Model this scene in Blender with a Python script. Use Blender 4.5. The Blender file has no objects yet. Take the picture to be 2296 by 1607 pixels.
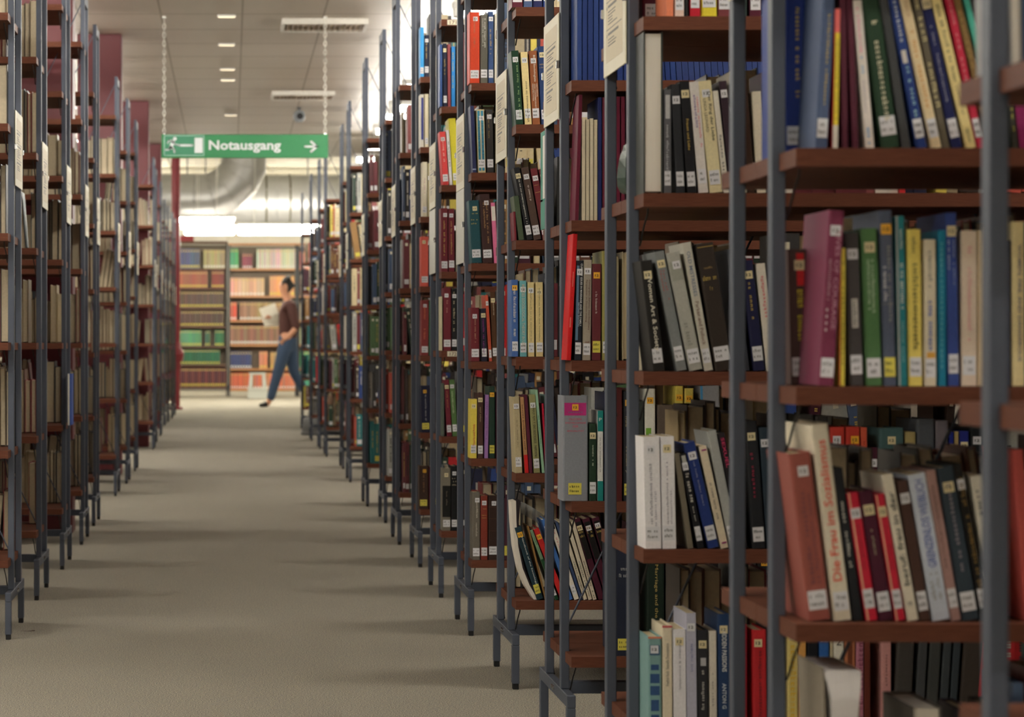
import bpy, math, random
from mathutils import Vector, Matrix
random.seed(11)
# ------------------------------------------------------------------ camera, world, exposure
F = 6600.0            # focal length in pixels of the 2296-wide frame
VX, VY = 517.0, 771.0 # where the aisle vanishes
EYE = 0.83
SC = bpy.context.scene
COL = SC.collection
cam_d = bpy.data.cameras.new('camera')
cam_d.sensor_width = 36.0
cam_d.lens = F / 2296 * 36.0
cam_d.shift_x = (1148 - VX) / 2296
cam_d.shift_y = -(803.5 - VY) / 2296
cam_d.dof.use_dof = True
cam_d.dof.focus_distance = 6.7
cam_d.dof.aperture_fstop = 10.5
cam_d.clip_end = 200
cam = bpy.data.objects.new('camera', cam_d)
cam.location = (0, 0, EYE)
cam.rotation_euler = (math.radians(90), 0, 0)
COL.objects.link(cam)
SC.camera = cam
SC.view_settings.view_transform = 'Standard'
SC.view_settings.look = 'None'
SC.view_settings.gamma = 1
SC.view_settings.use_curve_mapping = False
SC.view_settings.exposure = 2.52
w = bpy.data.worlds.new('world'); SC.world = w; w.use_nodes = True
w.node_tree.nodes['Background'].inputs[0].default_value = (1.0, 0.93, 0.8, 1)
w.node_tree.nodes['Background'].inputs[1].default_value = 0.05
LAMP = 13.0           # tubes over the stacks
LAMP_FAR = 27.0       # tubes of the bright hall at the back

# ------------------------------------------------------------------ materials
def lin(c):
    return tuple(((v/255)/12.92 if v <= 10 else (((v/255)+0.055)/1.055)**2.4) for v in c)
MATS = {}
def mat(name, col, rough=0.55, metal=0.0, noise=0.12, nscale=60.0, emit=0.0, coat=0.0, alpha=1.0, bump=0.0, stretch=None):
    if name in MATS: return MATS[name]
    m = bpy.data.materials.new(name); m.use_nodes = True
    nt = m.node_tree; b = nt.nodes['Principled BSDF']
    c = (*lin(col), 1)
    if emit:
        b.inputs['Base Color'].default_value = c
        b.inputs['Emission Color'].default_value = c
        b.inputs['Emission Strength'].default_value = emit
    else:
        tc = nt.nodes.new('ShaderNodeTexCoord')
        nz = nt.nodes.new('ShaderNodeTexNoise'); nz.inputs['Scale'].default_value = nscale
        if stretch:
            mp = nt.nodes.new('ShaderNodeMapping'); mp.inputs['Scale'].default_value = stretch
            nt.links.new(tc.outputs['Object'], mp.inputs[0]); nt.links.new(mp.outputs[0], nz.inputs['Vector'])
        else:
            nt.links.new(tc.outputs['Object'], nz.inputs['Vector'])
        mx = nt.nodes.new('ShaderNodeMixRGB')
        mx.inputs[1].default_value = (*[v*(1-noise) for v in c[:3]], 1)
        mx.inputs[2].default_value = (*[min(1, v*(1+noise)) for v in c[:3]], 1)
        nt.links.new(nz.outputs['Fac'], mx.inputs[0]); nt.links.new(mx.outputs[0], b.inputs['Base Color'])
        if bump:
            bp = nt.nodes.new('ShaderNodeBump'); bp.inputs['Strength'].default_value = bump; bp.inputs['Distance'].default_value = 0.002
            nt.links.new(nz.outputs['Fac'], bp.inputs['Height']); nt.links.new(bp.outputs[0], b.inputs['Normal'])
    b.inputs['Roughness'].default_value = rough
    b.inputs['Metallic'].default_value = metal
    b.inputs['Coat Weight'].default_value = coat
    if alpha < 1: b.inputs['Alpha'].default_value = alpha
    MATS[name] = m
    return m
def spec(m, v):
    m.node_tree.nodes['Principled BSDF'].inputs['Specular IOR Level'].default_value = v
    return m
def cm(col, rough=0.45):
    "cloth or card cover of one colour"
    k = 'cover_%02x%02x%02x' % tuple(int(v) for v in col)
    return spec(mat(k, col, .55, noise=0.14, nscale=220), .25)

steel = mat('grey_blue_steel_paint', (84, 90, 103), 0.55, metal=0.0, noise=0.04, nscale=300)
spec(steel, .3)
foot_m = mat('black_rubber', (20, 20, 22), 0.6)
wood = mat('brown_shelf_laminate', (106, 64, 48), 0.6, noise=0.42, nscale=34, stretch=(1, 9, 22))
spec(wood, .12)
wire = mat('black_wire', (16, 16, 18), 0.35)
paper = mat('white_paper', (226, 222, 210), 0.7, noise=0.03)
page_m = mat('book_pages', (203, 188, 152), 0.85, noise=0.22, nscale=420, stretch=(6, 1, .04))
page_w = mat('white_book_pages', (238, 231, 218), 0.8, noise=0.08, nscale=420, stretch=(6, 1, .04))
card = mat('cream_card', (226, 220, 196), 0.55, noise=0.03)
card_w = mat('grey_white_card', (208, 207, 196), 0.55, noise=0.03)
card_in = mat('beige_printed_sheet', (212, 200, 170), 0.6, noise=0.04)
ink = mat('dark_ink', (30, 30, 34), 0.6)
ink_soft = mat('grey_ink', (120, 116, 108), 0.6)
lab_w = mat('white_label', (226, 226, 230), 0.5, noise=0.02)
lab_c = mat('cream_label', (228, 214, 170), 0.5, noise=0.02)
lab_y = mat('yellow_label', (226, 214, 90), 0.5, noise=0.02)
lab_o = mat('orange_label', (240, 180, 50), 0.5, noise=0.02)
chrome = mat('bright_bolt', (200, 200, 200), 0.2, metal=1.0)
lamp_m = mat('lamp_tube', (255, 250, 240), emit=LAMP)
lampf_m = mat('hall_lamp_tube', (255, 248, 230), emit=LAMP_FAR)
white_m = mat('white_enamel', (225, 225, 220), 0.4)

# ------------------------------------------------------------------ mesh helpers
class MB:
    def __init__(s): s.v = []; s.f = []; s.m = []; s.sm = []
    def add(s, vs, fs, mi=0, smooth=False):
        o = len(s.v); s.v += [tuple(p) for p in vs]
        for f in fs: s.f.append(tuple(i+o for i in f)); s.m.append(mi); s.sm.append(smooth)
    def box(s, x0, x1, y0, y1, z0, z1, mi=0):
        v = [(x, y, z) for z in (z0, z1) for y in (y0, y1) for x in (x0, x1)]
        s.add(v, [(0,2,3,1),(4,5,7,6),(0,1,5,4),(2,6,7,3),(0,4,6,2),(1,3,7,5)], mi)
    def bbox(s, x0, x1, y0, y1, z0, z1, b=0.0015, mi=0):
        "box with chamfered edges"
        vs = []; idx = {}
        X = (x0, x1); Y = (y0, y1); Z = (z0, z1); sg = (1, -1)
        for i in (0,1):
            for j in (0,1):
                for k in (0,1):
                    idx[i,j,k,'x'] = len(vs); vs.append((X[i], Y[j]+sg[j]*b, Z[k]+sg[k]*b))
                    idx[i,j,k,'y'] = len(vs); vs.append((X[i]+sg[i]*b, Y[j], Z[k]+sg[k]*b))
                    idx[i,j,k,'z'] = len(vs); vs.append((X[i]+sg[i]*b, Y[j]+sg[j]*b, Z[k]))
        fs = []
        for i in (0,1):
            fs.append(tuple(idx[i,j,k,'x'] for j,k in ((0,0),(0,1),(1,1),(1,0))))
            fs.append(tuple(idx[j,i,k,'y'] for j,k in ((0,0),(1,0),(1,1),(0,1))))
            fs.append(tuple(idx[j,k,i,'z'] for j,k in ((0,0),(0,1),(1,1),(1,0))))
        for a in (0,1):
            for c in (0,1):
                fs.append((idx[a,c,0,'x'], idx[a,c,1,'x'], idx[a,c,1,'y'], idx[a,c,0,'y']))
                fs.append((idx[a,0,c,'x'], idx[a,1,c,'x'], idx[a,1,c,'z'], idx[a,0,c,'z']))
                fs.append((idx[0,a,c,'y'], idx[1,a,c,'y'], idx[1,a,c,'z'], idx[0,a,c,'z']))
        for i in (0,1):
            for j in (0,1):
                for k in (0,1): fs.append((idx[i,j,k,'x'], idx[i,j,k,'y'], idx[i,j,k,'z']))
        s.add(vs, fs, mi)
    def prism(s, poly, z0, z1, mi=0, axis='z', cap=True):
        "closed outline (a,b) swept along axis"
        n = len(poly)
        def pt(a, b, c): return {'z': (a,b,c), 'y': (a,c,b), 'x': (c,a,b)}[axis]
        v = [pt(a,b,z0) for a,b in poly] + [pt(a,b,z1) for a,b in poly]
        f = [(i, (i+1)%n, n+(i+1)%n, n+i) for i in range(n)]
        if cap: f += [tuple(range(n-1,-1,-1)), tuple(range(n, 2*n))]
        s.add(v, f, mi)
    def tube(s, pts, r, n=8, mi=0, cap=True, smooth=True):
        pts = [Vector(p) for p in pts]; rs = r if isinstance(r, (list, tuple)) else [r]*len(pts)
        rings = []
        for i, p in enumerate(pts):
            a = pts[max(0, i-1)]; b = pts[min(len(pts)-1, i+1)]
            t = (b-a).normalized()
            up = Vector((0,0,1)) if abs(t.z) < 0.95 else Vector((0,1,0))
            u = t.cross(up).normalized(); q = u.cross(t).normalized()
            rings.append([p + (u*math.cos(2*math.pi*k/n) + q*math.sin(2*math.pi*k/n))*rs[i] for k in range(n)])
        v = [x for ring in rings for x in ring]; f = []
        for i in range(len(rings)-1):
            for k in range(n):
                f.append((i*n+k, i*n+(k+1)%n, (i+1)*n+(k+1)%n, (i+1)*n+k))
        s.add(v, f, mi, smooth)
        if cap: s.add(rings[0], [tuple(range(n-1,-1,-1))], mi); s.add(rings[-1], [tuple(range(n))], mi)
    def lathe(s, prof, cx=0, cy=0, n=32, mi=0, smooth=True):
        v = []; f = []
        for r, z in prof:
            for k in range(n): v.append((cx+r*math.cos(2*math.pi*k/n), cy+r*math.sin(2*math.pi*k/n), z))
        for i in range(len(prof)-1):
            for k in range(n): f.append((i*n+k, i*n+(k+1)%n, (i+1)*n+(k+1)%n, (i+1)*n+k))
        s.add(v, f, mi, smooth)
    def mesh(s, name, mats):
        me = bpy.data.meshes.new(name); me.from_pydata(s.v, [], s.f)
        for m in (mats if isinstance(mats, (list, tuple)) else [mats]): me.materials.append(m)
        me.polygons.foreach_set('material_index', s.m)
        me.polygons.foreach_set('use_smooth', s.sm)
        me.update(); return me
def put(name, me, parent=None, loc=(0,0,0), rot=(0,0,0)):
    o = bpy.data.objects.new(name, me); COL.objects.link(o)
    o.location = loc; o.rotation_euler = rot
    if parent: o.parent = parent
    return o
def thing(name, label, cat, loc=(0,0,0), rot=(0,0,0), group=None):
    o = put(name, None, None, loc, rot); o.empty_display_size = 0.05
    return tag(o, label, cat, group)
def tag(o, label, cat, group=None, kind=None):
    if label: o['label'] = label
    if cat: o['category'] = cat
    if group: o['group'] = group
    if kind: o['kind'] = kind
    return o
def struct(name, me, loc=(0,0,0)):
    o = put(name, me, None, loc); o['kind'] = 'structure'; return o
def text_mesh(txt, bold=0.0):
    "glyph outline of a word as (verts, faces) scaled to a unit box"
    cu = bpy.data.curves.new('t', 'FONT'); cu.body = txt; cu.size = 1; cu.offset = bold; cu.resolution_u = 2
    ob = bpy.data.objects.new('t', cu); COL.objects.link(ob)
    dg = bpy.context.evaluated_depsgraph_get()
    me = bpy.data.meshes.new_from_object(ob.evaluated_get(dg))
    vs = [tuple(v.co) for v in me.vertices]; fs = [tuple(p.vertices) for p in me.polygons]
    bpy.data.objects.remove(ob); bpy.data.curves.remove(cu); bpy.data.meshes.remove(me)
    xs = [v[0] for v in vs]; ys = [v[1] for v in vs]
    x0, x1, y0, y1 = min(xs), max(xs), min(ys), max(ys)
    return [((v[0]-x0)/(x1-x0), (v[1]-y0)/(y1-y0)) for v in vs], fs, (x1-x0)/(y1-y0)
TXT = {}
def glyphs(txt, bold=0.0):
    if (txt, bold) not in TXT: TXT[txt, bold] = text_mesh(txt, bold)
    return TXT[txt, bold]
def marks(n, seed):
    "n blurred illegible letters as small blocks in a unit box"
    r = random.Random(seed); v = []; f = []; x = 0
    tot = n*1.0
    for i in range(n):
        wd = r.choice((0.5, 0.65, 0.75)); 
        if r.random() < 0.14: continue
        lo = r.choice((0, 0, 0, .0, -.0)); hi = r.choice((.7, .7, 1.0, .72))
        a, b = i/tot, (i+wd)/tot
        t = r.random()
        o = len(v)
        if t < .5:
            m = (a+b)/2; q = (b-a)*.28
            for (p0,p1,z0,z1) in ((a,a+q,lo,hi),(b-q,b,lo,hi),(a+q,b-q,hi-.2,hi)):
                o = len(v); v += [(p0,z0),(p1,z0),(p1,z1),(p0,z1)]; f.append((o,o+1,o+2,o+3))
        else:
            for (p0,p1,z0,z1) in ((a,a+(b-a)*.35,lo,hi),(a+(b-a)*.35,b,lo,lo+.22),(a+(b-a)*.35,b,lo+.45,lo+.65)):
                o = len(v); v += [(p0,z0),(p1,z0),(p1,z1),(p0,z1)]; f.append((o,o+1,o+2,o+3))
    return v, f
def flat_text(mb, txt, x0, x1, z0, z1, d='a', y=-0.0004, mi=0, bold=0.01):
    """write txt into the rectangle of the plane y=const that faces -y.
    d: a across, d reading downwards, u reading upwards"""
    if txt.startswith('~'):
        v, f = marks(int(txt[1:]), hash_s(txt + str(round(x0*1e4)) + str(round(z1*1e4))))
    else: v, f, _ = glyphs(txt, bold)
    out = []
    for a, b in v:
        if d == 'a': p = (x0 + a*(x1-x0), y, z0 + b*(z1-z0))
        elif d == 'd': p = (x0 + b*(x1-x0), y, z1 - a*(z1-z0))
        else: p = (x1 - b*(x1-x0), y, z0 + a*(z1-z0))
        out.append(p)
    mb.add(out, f, mi)
def hash_s(s):
    h = 7
    for ch in s: h = (h*31 + ord(ch)) % 1000003
    return h
def px(x, y, Z): return ((x-VX)*Z/F, Z, EYE-(y-VY)*Z/F)

# ------------------------------------------------------------------ room shell
HC = 2.79
m_floor = bpy.data.materials.new('speckled_grey_carpet'); m_floor.use_nodes = True
nt = m_floor.node_tree; b = nt.nodes['Principled BSDF']; b.inputs['Roughness'].default_value = 0.95
tc = nt.nodes.new('ShaderNodeTexCoord')
n1 = nt.nodes.new('ShaderNodeTexNoise'); n1.inputs['Scale'].default_value = 330; n1.inputs['Detail'].default_value = 3
n2 = nt.nodes.new('ShaderNodeTexVoronoi'); n2.inputs['Scale'].default_value = 420
n3 = nt.nodes.new('ShaderNodeTexNoise'); n3.inputs['Scale'].default_value = 1.1
r1 = nt.nodes.new('ShaderNodeValToRGB'); e = r1.color_ramp.elements
e[0].position = 0.36; e[0].color = (*lin((96, 96, 94)), 1); e[1].position = 0.64; e[1].color = (*lin((206, 199, 184)), 1)
x = r1.color_ramp.elements.new(0.5); x.color = (*lin((160, 155, 143)), 1)
r2 = nt.nodes.new('ShaderNodeValToRGB'); e = r2.color_ramp.elements
e[0].color = (.72, .76, .84, 1); e[1].color = (1.0, .96, .88, 1); e[0].position = .1; e[1].position = .6
r3 = nt.nodes.new('ShaderNodeValToRGB'); e = r3.color_ramp.elements
e[0].color = (.88, .88, .88, 1); e[1].color = (1.04, 1.04, 1.04, 1)
ma = nt.nodes.new('ShaderNodeMixRGB'); ma.blend_type = 'MULTIPLY'; ma.inputs[0].default_value = 1
mb2 = nt.nodes.new('ShaderNodeMixRGB'); mb2.blend_type = 'MULTIPLY'; mb2.inputs[0].default_value = 1
for n in (n1, n2, n3): nt.links.new(tc.outputs['Object'], n.inputs['Vector'])
nt.links.new(n1.outputs['Fac'], r1.inputs[0]); nt.links.new(n2.outputs['Color'], r2.inputs[0]); nt.links.new(n3.outputs['Fac'], r3.inputs[0])
nt.links.new(r1.outputs[0], ma.inputs[1]); nt.links.new(r2.outputs[0], ma.inputs[2])
nt.links.new(ma.outputs[0], mb2.inputs[1]); nt.links.new(r3.outputs[0], mb2.inputs[2]); nt.links.new(mb2.outputs[0], b.inputs['Base Color'])
bp = nt.nodes.new('ShaderNodeBump'); bp.inputs['Strength'].default_value = .3; bp.inputs['Distance'].default_value = .002
nt.links.new(n1.outputs['Fac'], bp.inputs['Height']); nt.links.new(bp.outputs[0], b.inputs['Normal'])

def grid_mat(name, col, line, px_, ox, py, oy, wx, wy):
    m = bpy.data.materials.new(name); m.use_nodes = True
    nt = m.node_tree; b = nt.nodes['Principled BSDF']; b.inputs['Roughness'].default_value = .7
    tc = nt.nodes.new('ShaderNodeTexCoord'); sp = nt.nodes.new('ShaderNodeSeparateXYZ'); nt.links.new(tc.outputs['Object'], sp.inputs[0])
    outs = []
    for ax, per, off, wd in ((0, px_, ox, wx), (1, py, oy, wy)):
        a = nt.nodes.new('ShaderNodeMath'); a.operation = 'SUBTRACT'; a.inputs[1].default_value = off-wd/2-100*per
        c = nt.nodes.new('ShaderNodeMath'); c.operation = 'MODULO'; c.inputs[1].default_value = per
        d = nt.nodes.new('ShaderNodeMath'); d.operation = 'LESS_THAN'; d.inputs[1].default_value = wd
        nt.links.new(sp.outputs[ax], a.inputs[0]); nt.links.new(a.outputs[0], c.inputs[0]); nt.links.new(c.outputs[0], d.inputs[0]); outs.append(d)
    mx = nt.nodes.new('ShaderNodeMath'); mx.operation = 'MAXIMUM'
    nt.links.new(outs[0].outputs[0], mx.inputs[0]); nt.links.new(outs[1].outputs[0], mx.inputs[1])
    nz = nt.nodes.new('ShaderNodeTexNoise'); nz.inputs['Scale'].default_value = 3
    nt.links.new(tc.outputs['Object'], nz.inputs['Vector'])
    r = nt.nodes.new('ShaderNodeMixRGB'); r.inputs[1].default_value = (*[v*.95 for v in lin(col)], 1); r.inputs[2].default_value = (*lin(col), 1)
    nt.links.new(nz.outputs['Fac'], r.inputs[0])
    q = nt.nodes.new('ShaderNodeMixRGB'); q.inputs[2].default_value = (*lin(line), 1)
    nt.links.new(mx.outputs[0], q.inputs[0]); nt.links.new(r.outputs[0], q.inputs[1]); nt.links.new(q.outputs[0], b.inputs['Base Color'])
    return m
m_ceil = grid_mat('beige_ceiling_panels', (200, 190, 176), (150, 138, 120), .485, .07, .86, 18.35, .012, .03)
m_ceil.node_tree.nodes['Principled BSDF'].inputs['Roughness'].default_value = .45
m_wall = mat('pale_wall_plaster', (200, 195, 182), .8, noise=.04, nscale=2)
m_red = mat('oxblood_painted_column', (100, 36, 43), .5, noise=.05, nscale=2)
m_pink = mat('pink_painted_pipe', (205, 150, 150), .45)
XW = 7.0; YN = -2.5; YM = 30.8; YE = 53.0; HB = 3.75
mb = MB(); mb.box(-XW, XW, YN, YE, -.1, 0); struct('floor', mb.mesh('floor', m_floor))
mb = MB(); mb.box(-XW, XW, YN, YM, HC, HC+.12); struct('ceiling', mb.mesh('ceiling', m_ceil))
m_hallceil = grid_mat('white_slatted_hall_ceiling', (240, 236, 220), (168, 162, 140), 1.28, .3, .95, .2, .05, .13)
mb = MB(); mb.box(-XW, XW, YM, YE, HB, HB+.1); struct('ceiling_back_hall', mb.mesh('ceiling', m_hallceil))
mb = MB(); mb.box(-XW, XW, YM, YM+.08, HC+.12, HB); struct('trim_1', mb.mesh('riser', m_wall))
mb = MB(); mb.box(-XW-.1, -XW, YN, YE, 0, HB); struct('wall_left', mb.mesh('wall', m_wall))
mb = MB(); mb.box(XW, XW+.1, YN, YE, 0, HB); struct('wall_right', mb.mesh('wall', m_wall))
mb = MB(); mb.box(-XW, XW, YE, YE+.1, 0, HB); struct('wall_back', mb.mesh('wall', m_wall))
mb = MB(); mb.box(-XW, XW, YN-.1, YN, 0, HC); struct('wall_front', mb.mesh('wall', m_wall))
mb = MB(); mb.box(-XW, XW, YE-.02, YE-.001, 0, .10); struct('baseboard_back', mb.mesh('base', mat('grey_skirting', (90, 90, 92))))

# ------------------------------------------------------------------ lamps: bare tubes across each book aisle
ORD = ['first','second','third','fourth','fifth','sixth','seventh','eighth','ninth','tenth','eleventh','twelfth','thirteenth','fourteenth','fifteenth','sixteenth','seventeenth','eighteenth','nineteenth','twentieth']
ORD += ['twenty-' + o for o in ORD[:9]] + ['thirtieth'] + ['thirty-' + o for o in ORD[:9]] + ['fortieth'] + ['forty-' + o for o in ORD[:9]]
def lamp_meshes(length, m, r):
    a = MB(); a.bbox(0, length, -.035, .035, .02, .055, .004)
    t = MB(); t.tube([(.03, 0, 0), (length-.03, 0, 0)], r, 10)
    h = MB()
    h.bbox(0, .026, -.02, .02, -.02, .02, .003)
    k = MB(); k.tube([(0,0,0), (0,0,1)], .003, 6)
    return a.mesh('housing', white_m), t.mesh('tube', m), h.mesh('holder', white_m), k.mesh('rod', white_m)
LM = lamp_meshes(1.5, lamp_m, .02); LF = lamp_meshes(1.5, lampf_m, .034); LG = lamp_meshes(.76, lampf_m, .034)
def lamp(x, y, z, top, M, label, group, L=1.5):
    t = thing('fluorescent_lamp', label, 'lamp', (x, y, z), group=group)
    put('lamp_housing', M[0], t); put('lamp_tube', M[1], t); [put('tube_holder', M[2], t, (q_, 0, 0)) for q_ in (.004, L-.03)]
    for q in (.25, L-.25):
        k = put('suspension_rod', M[3], t, (q, 0, .055)); k.scale = (1, 1, top-z-.055)
    return t
# ------------------------------------------------------------------ bookcases
# key: (distance of the front legs, x of the aisle edge, shelf heights)
LV = [.216, .50, .785, 1.06, 1.34, 1.62, 1.90]
RIGHT = [('Z', 2.20, .668, [.216, .497, .777, 1.072, 1.34, 1.62]),
 ('A', 3.50, .664, [.215, .497, .779, 1.063, 1.34, 1.62]),
 ('C', 4.68, .648, [.215, .503, .786, 1.070, 1.351, 1.63]),
 ('B', 5.85, .669, [.2085, .517, .797, 1.0756, 1.354, 1.64]),
 ('D', 7.07, .677, [.2134, .519, .799, 1.079, 1.357, 1.639, 1.92]),
 ('E', 8.37, .676, [.215, .504, .780, 1.0595, 1.317, 1.572, 1.86]),
 ('G', 9.63, .681, [.218, .527, .808, 1.066, 1.35, 1.607, 1.892]),
 ('H', 10.94, .697, [.216, .50, .787, 1.044, 1.303, 1.562, 1.823]),
 ('I', 12.16, .690, LV), ('J', 13.64, .710, [.216, .51, .80, 1.07, 1.33, 1.60, 1.87]), ('K', 15.01, .690, [.22, .50, .77, 1.03, 1.31, 1.60, 1.88]),
 ('L', 17.67, .711, LV), ('M', 19.56, .74, [.216, .52, .80, 1.08, 1.36, 1.64, 1.91]), ('N', 21.70, .70, LV), ('O', 23.30, .70, LV), ('P', 25.30, .69, LV), ('Q', 28.50, .69, LV)]
LL = [.223, .53, .834, 1.141, 1.449, 1.76, 2.08]
LEFT = [('a', 8.26, .616, LL), ('b', 9.53, .620, LL), ('c', 10.83, .612, LL), ('d', 12.17, .609, LL), ('e', 13.43, .617, [.22,.50,.79,1.08,1.38,1.68,1.98]), ('f', 16.07, .621, LL),
 ('g', 17.50, .611, [.22,.50,.79,1.08,1.38,1.68,1.98]), ('h', 19.20, .616, LL), ('i', 23.07, .60, LL), ('j', 24.50, .62, LL), ('k', 26.50, .626, LL), ('l', 29.80, .665, LL),
 ('m', 31.25, .66, LL), ('n', 32.65, .645, LL), ('o', 34.20, .645, LL)]
RK = {r[0]: r for r in RIGHT + LEFT}
RNO = {r[0]: ORD[i] + ' right bookcase' for i, r in enumerate(RIGHT)}
RNO.update({r[0]: ORD[i] + ' left bookcase' for i, r in enumerate(LEFT)})
BAY = 1.0; PW = .017; BT = .0215

def shared(s):
    "meshes of one bookcase, s = +1 grows to the right, -1 to the left"
    M = {}
    def X(a, b): return (a*s, b*s) if s > 0 else (b*s, a*s)
    def bb(name, x0, x1, y0, y1, z0, z1, b, m):
        q = MB(); a, c = X(x0, x1); q.bbox(a, c, y0, y1, z0, z1, b); M[name] = q.mesh(name, m)
    bb('post', 0, PW, 0, .03, .132, 2.30, .0012, steel)
    q = MB(); a, c = X(.0005, PW-.0005); q.bbox(a, c, .141, .389, 2.235, 2.296, .001)
    for yy in (.18, .35):
        q.lathe([(.006, -.001), (.006, .0)], 0, 0, 12)
    M['top'] = MB(); M['top'].bbox(a, c, .1405, .3895, 2.255, 2.296, .001); M['top'] = M['top'].mesh('top_plate', steel)
    bb('bar', 0, PW, 0, .53, .106, .1315, .0012, steel)
    bb('leg', 0, PW, 0, .03, .014, .1055, .001, steel)
    bb('foot', .0015, PW-.0015, .002, .028, 0, .0135, .001, foot_m)
    bb('beam', PW+.0005, BAY-.0005, .248, .282, .106, .1305, .001, steel)
    # board: near half, notched round the upright
    for nm, y0, y1, ny in (('near', 0.0, .2645, .108), ('far', .2675, .532, .388)):
        x0 = .0085; x1 = x0 + BAY - .0015; nx = PW + .0012
        poly = [(x0, y0), (x1, y0), (x1, y1), (x0, y1), (x0, ny+.034), (nx, ny+.034), (nx, ny), (x0, ny)]
        poly = [(a*s, b) for a, b in poly]
        if s < 0: poly = poly[::-1]
        q = MB(); q.prism(poly, -BT, 0); M[nm] = q.mesh('shelf_board', wood)
    for nm, d in (('wn', -1), ('wf', 1)):
        y = (.108 if d < 0 else .422)
        q = MB(); q.tube([(.024*s, y+d*.05, -BT), (.024*s, y+d*.046, -BT-.008), (.021*s, y+d*.025, -BT-.028), (.0195*s, y+d*.004, -BT-.050), (.0195*s, y-d*.012, -BT-.058)], .0016, 6)
        M[nm] = q.mesh('bracket_wire', wire)
    q = MB(); q.tube([(.02*s, .262, 2.27), (.995*s, .262, .22)], .0024, 6); M['br1'] = q.mesh('brace', steel)
    q = MB(); q.tube([(.02*s, .270, .22), (.995*s, .270, 2.27)], .0024, 6); M['br2'] = q.mesh('brace', steel)
    q = MB()
    for yy in (.235, .262): q.tube([(-.004*s, yy, .12), (.004*s, yy, .12)], .0045, 8)
    M['bolt'] = q.mesh('bolt_pair', chrome)
    return M
SHR = {1: shared(1), -1: shared(-1)}
def bookcase(key, Y, X, levels, s, bays, i):
    side = 'right' if s > 0 else 'left'
    t = thing('library_bookcase', f'grey steel bookcase with brown shelves, {ORD[i]} back on the {side} of the aisle', 'bookcase', (X*s, Y, 0), group=None)
    M = SHR[s]
    for k in range(bays+1):
        dx = k*BAY*s
        for y in (.11, .39): put('upright_post', M['post'], t, (dx, y, 0))
        put('top_plate', M['top'], t, (dx, 0, 0))
        put('foot_bar', M['bar'], t, (dx, 0, 0))
        for y in (0, .50):
            l = put('leg', M['leg'], t, (dx, y, 0)); put('rubber_foot', M['foot'], l)
        if k == 0: put('bolt_pair', M['bolt'], t, (dx, 0, 0))
    for k in range(bays):
        dx = k*BAY*s
        put('bottom_beam', M['beam'], t, (dx, 0, 0))
        put('cross_brace', M['br1'], t, (dx, 0, 0)); put('cross_brace', M['br2'], t, (dx, 0, 0))
        for z in levels:
            for nm in ('near', 'far'): put('shelf_board', M[nm], t, (dx, 0, z))
            if k == 0:
                for nm in ('wn', 'wf'): put('bracket_wire', M[nm], t, (dx, 0, z))
    return t
CASES = {}
for i, (k, Y, X, lv) in enumerate(RIGHT):
    CASES[k] = bookcase(k, Y, X, lv, 1, 2 if i < 6 else 1, i)
for i, (k, Y, X, lv) in enumerate(LEFT):
    CASES[k] = bookcase(k, Y, X, lv, -1, 1, i)

# lamps in the gaps between bookcases, both sides
def gaps(rows, first):
    ys = [r[1] for r in rows]; out = [first]
    for a, b in zip(ys, ys[1:]):
        n = max(1, round((b-a)/1.35))
        for q in range(n): out.append(a + .53 + (b-a-.53)*(q+.5)/n if n == 1 else a + .95 + (b-a-.5)*q/n)
    return out
gr = gaps(RIGHT, 1.5)[1:]; gl = [1.5, 2.9, 4.2, 5.5, 6.8] + gaps(LEFT, 7.9)[1:]
for i, y in enumerate(gr):
    lamp(1.10, y, 2.47, HC if y < YM-.1 else HB, LM, f'bare tube lamp above book aisle, {ORD[i]} back on the right side', 'tube lamps over the right stacks')
for i, y in enumerate(gl):
    lamp(-2.60, y, 2.47, HC if y < YM-.1 else HB, LM, f'bare tube lamp above book aisle, {ORD[i]} back on the left side', 'tube lamps over the left stacks')

for i, (xx, yy) in enumerate(((-.6, -.9), (.9, -.9), (.9, .5))):  # added lamps out of view, brightening the fronts of the near bookcases
    lamp(xx, yy, 2.47, HC, LM, f'added unseen tube lamp brightening the near books from behind the camera, {ORD[i]} of three', 'added tube lamps behind the camera')
# ------------------------------------------------------------------ books
NAMES = [('black',(28,28,30)),('charcoal',(64,62,62)),('grey',(120,122,124)),('pale grey',(175,176,170)),('white',(228,224,216)),('cream',(222,206,165)),('beige',(178,164,134)),
 ('yellow',(224,206,95)),('orange',(225,120,50)),('red',(200,38,45)),('crimson',(180,40,68)),('coral',(195,85,70)),('maroon',(104,40,48)),('plum',(72,28,46)),('rose',(150,84,84)),('pink',(215,130,150)),('mauve',(150,110,165)),
 ('brown',(100,62,44)),('dark brown',(54,40,33)),('tan',(165,125,75)),('olive',(128,122,70)),('dark green',(34,58,42)),('green',(82,114,76)),('pale green',(165,195,165)),('teal',(38,118,122)),('pale blue',(140,180,205)),('sky blue',(70,150,210)),
 ('blue',(44,70,135)),('slate blue',(76,92,122)),('navy',(28,32,62))]
def cname(c): return min(NAMES, key=lambda n: sum((a-b)**2 for a, b in zip(n[1], c)))[0]
SHELF = ['lowest','second','third','fourth','fifth','sixth','seventh']
STUFF = MB(); STC = []
N_IND = [0]; MAXIND = 298
def sbox(x0, x1, y0, y1, z0, z1, c, T):
    v = [T(x, y, z) for z in (z0, z1) for y in (y0, y1) for x in (x0, x1)]
    STUFF.add(v, [(0,2,3,1),(4,5,7,6),(0,1,5,4),(2,6,7,3),(0,4,6,2),(1,3,7,5)]); STC.extend([c]*6)
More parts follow.
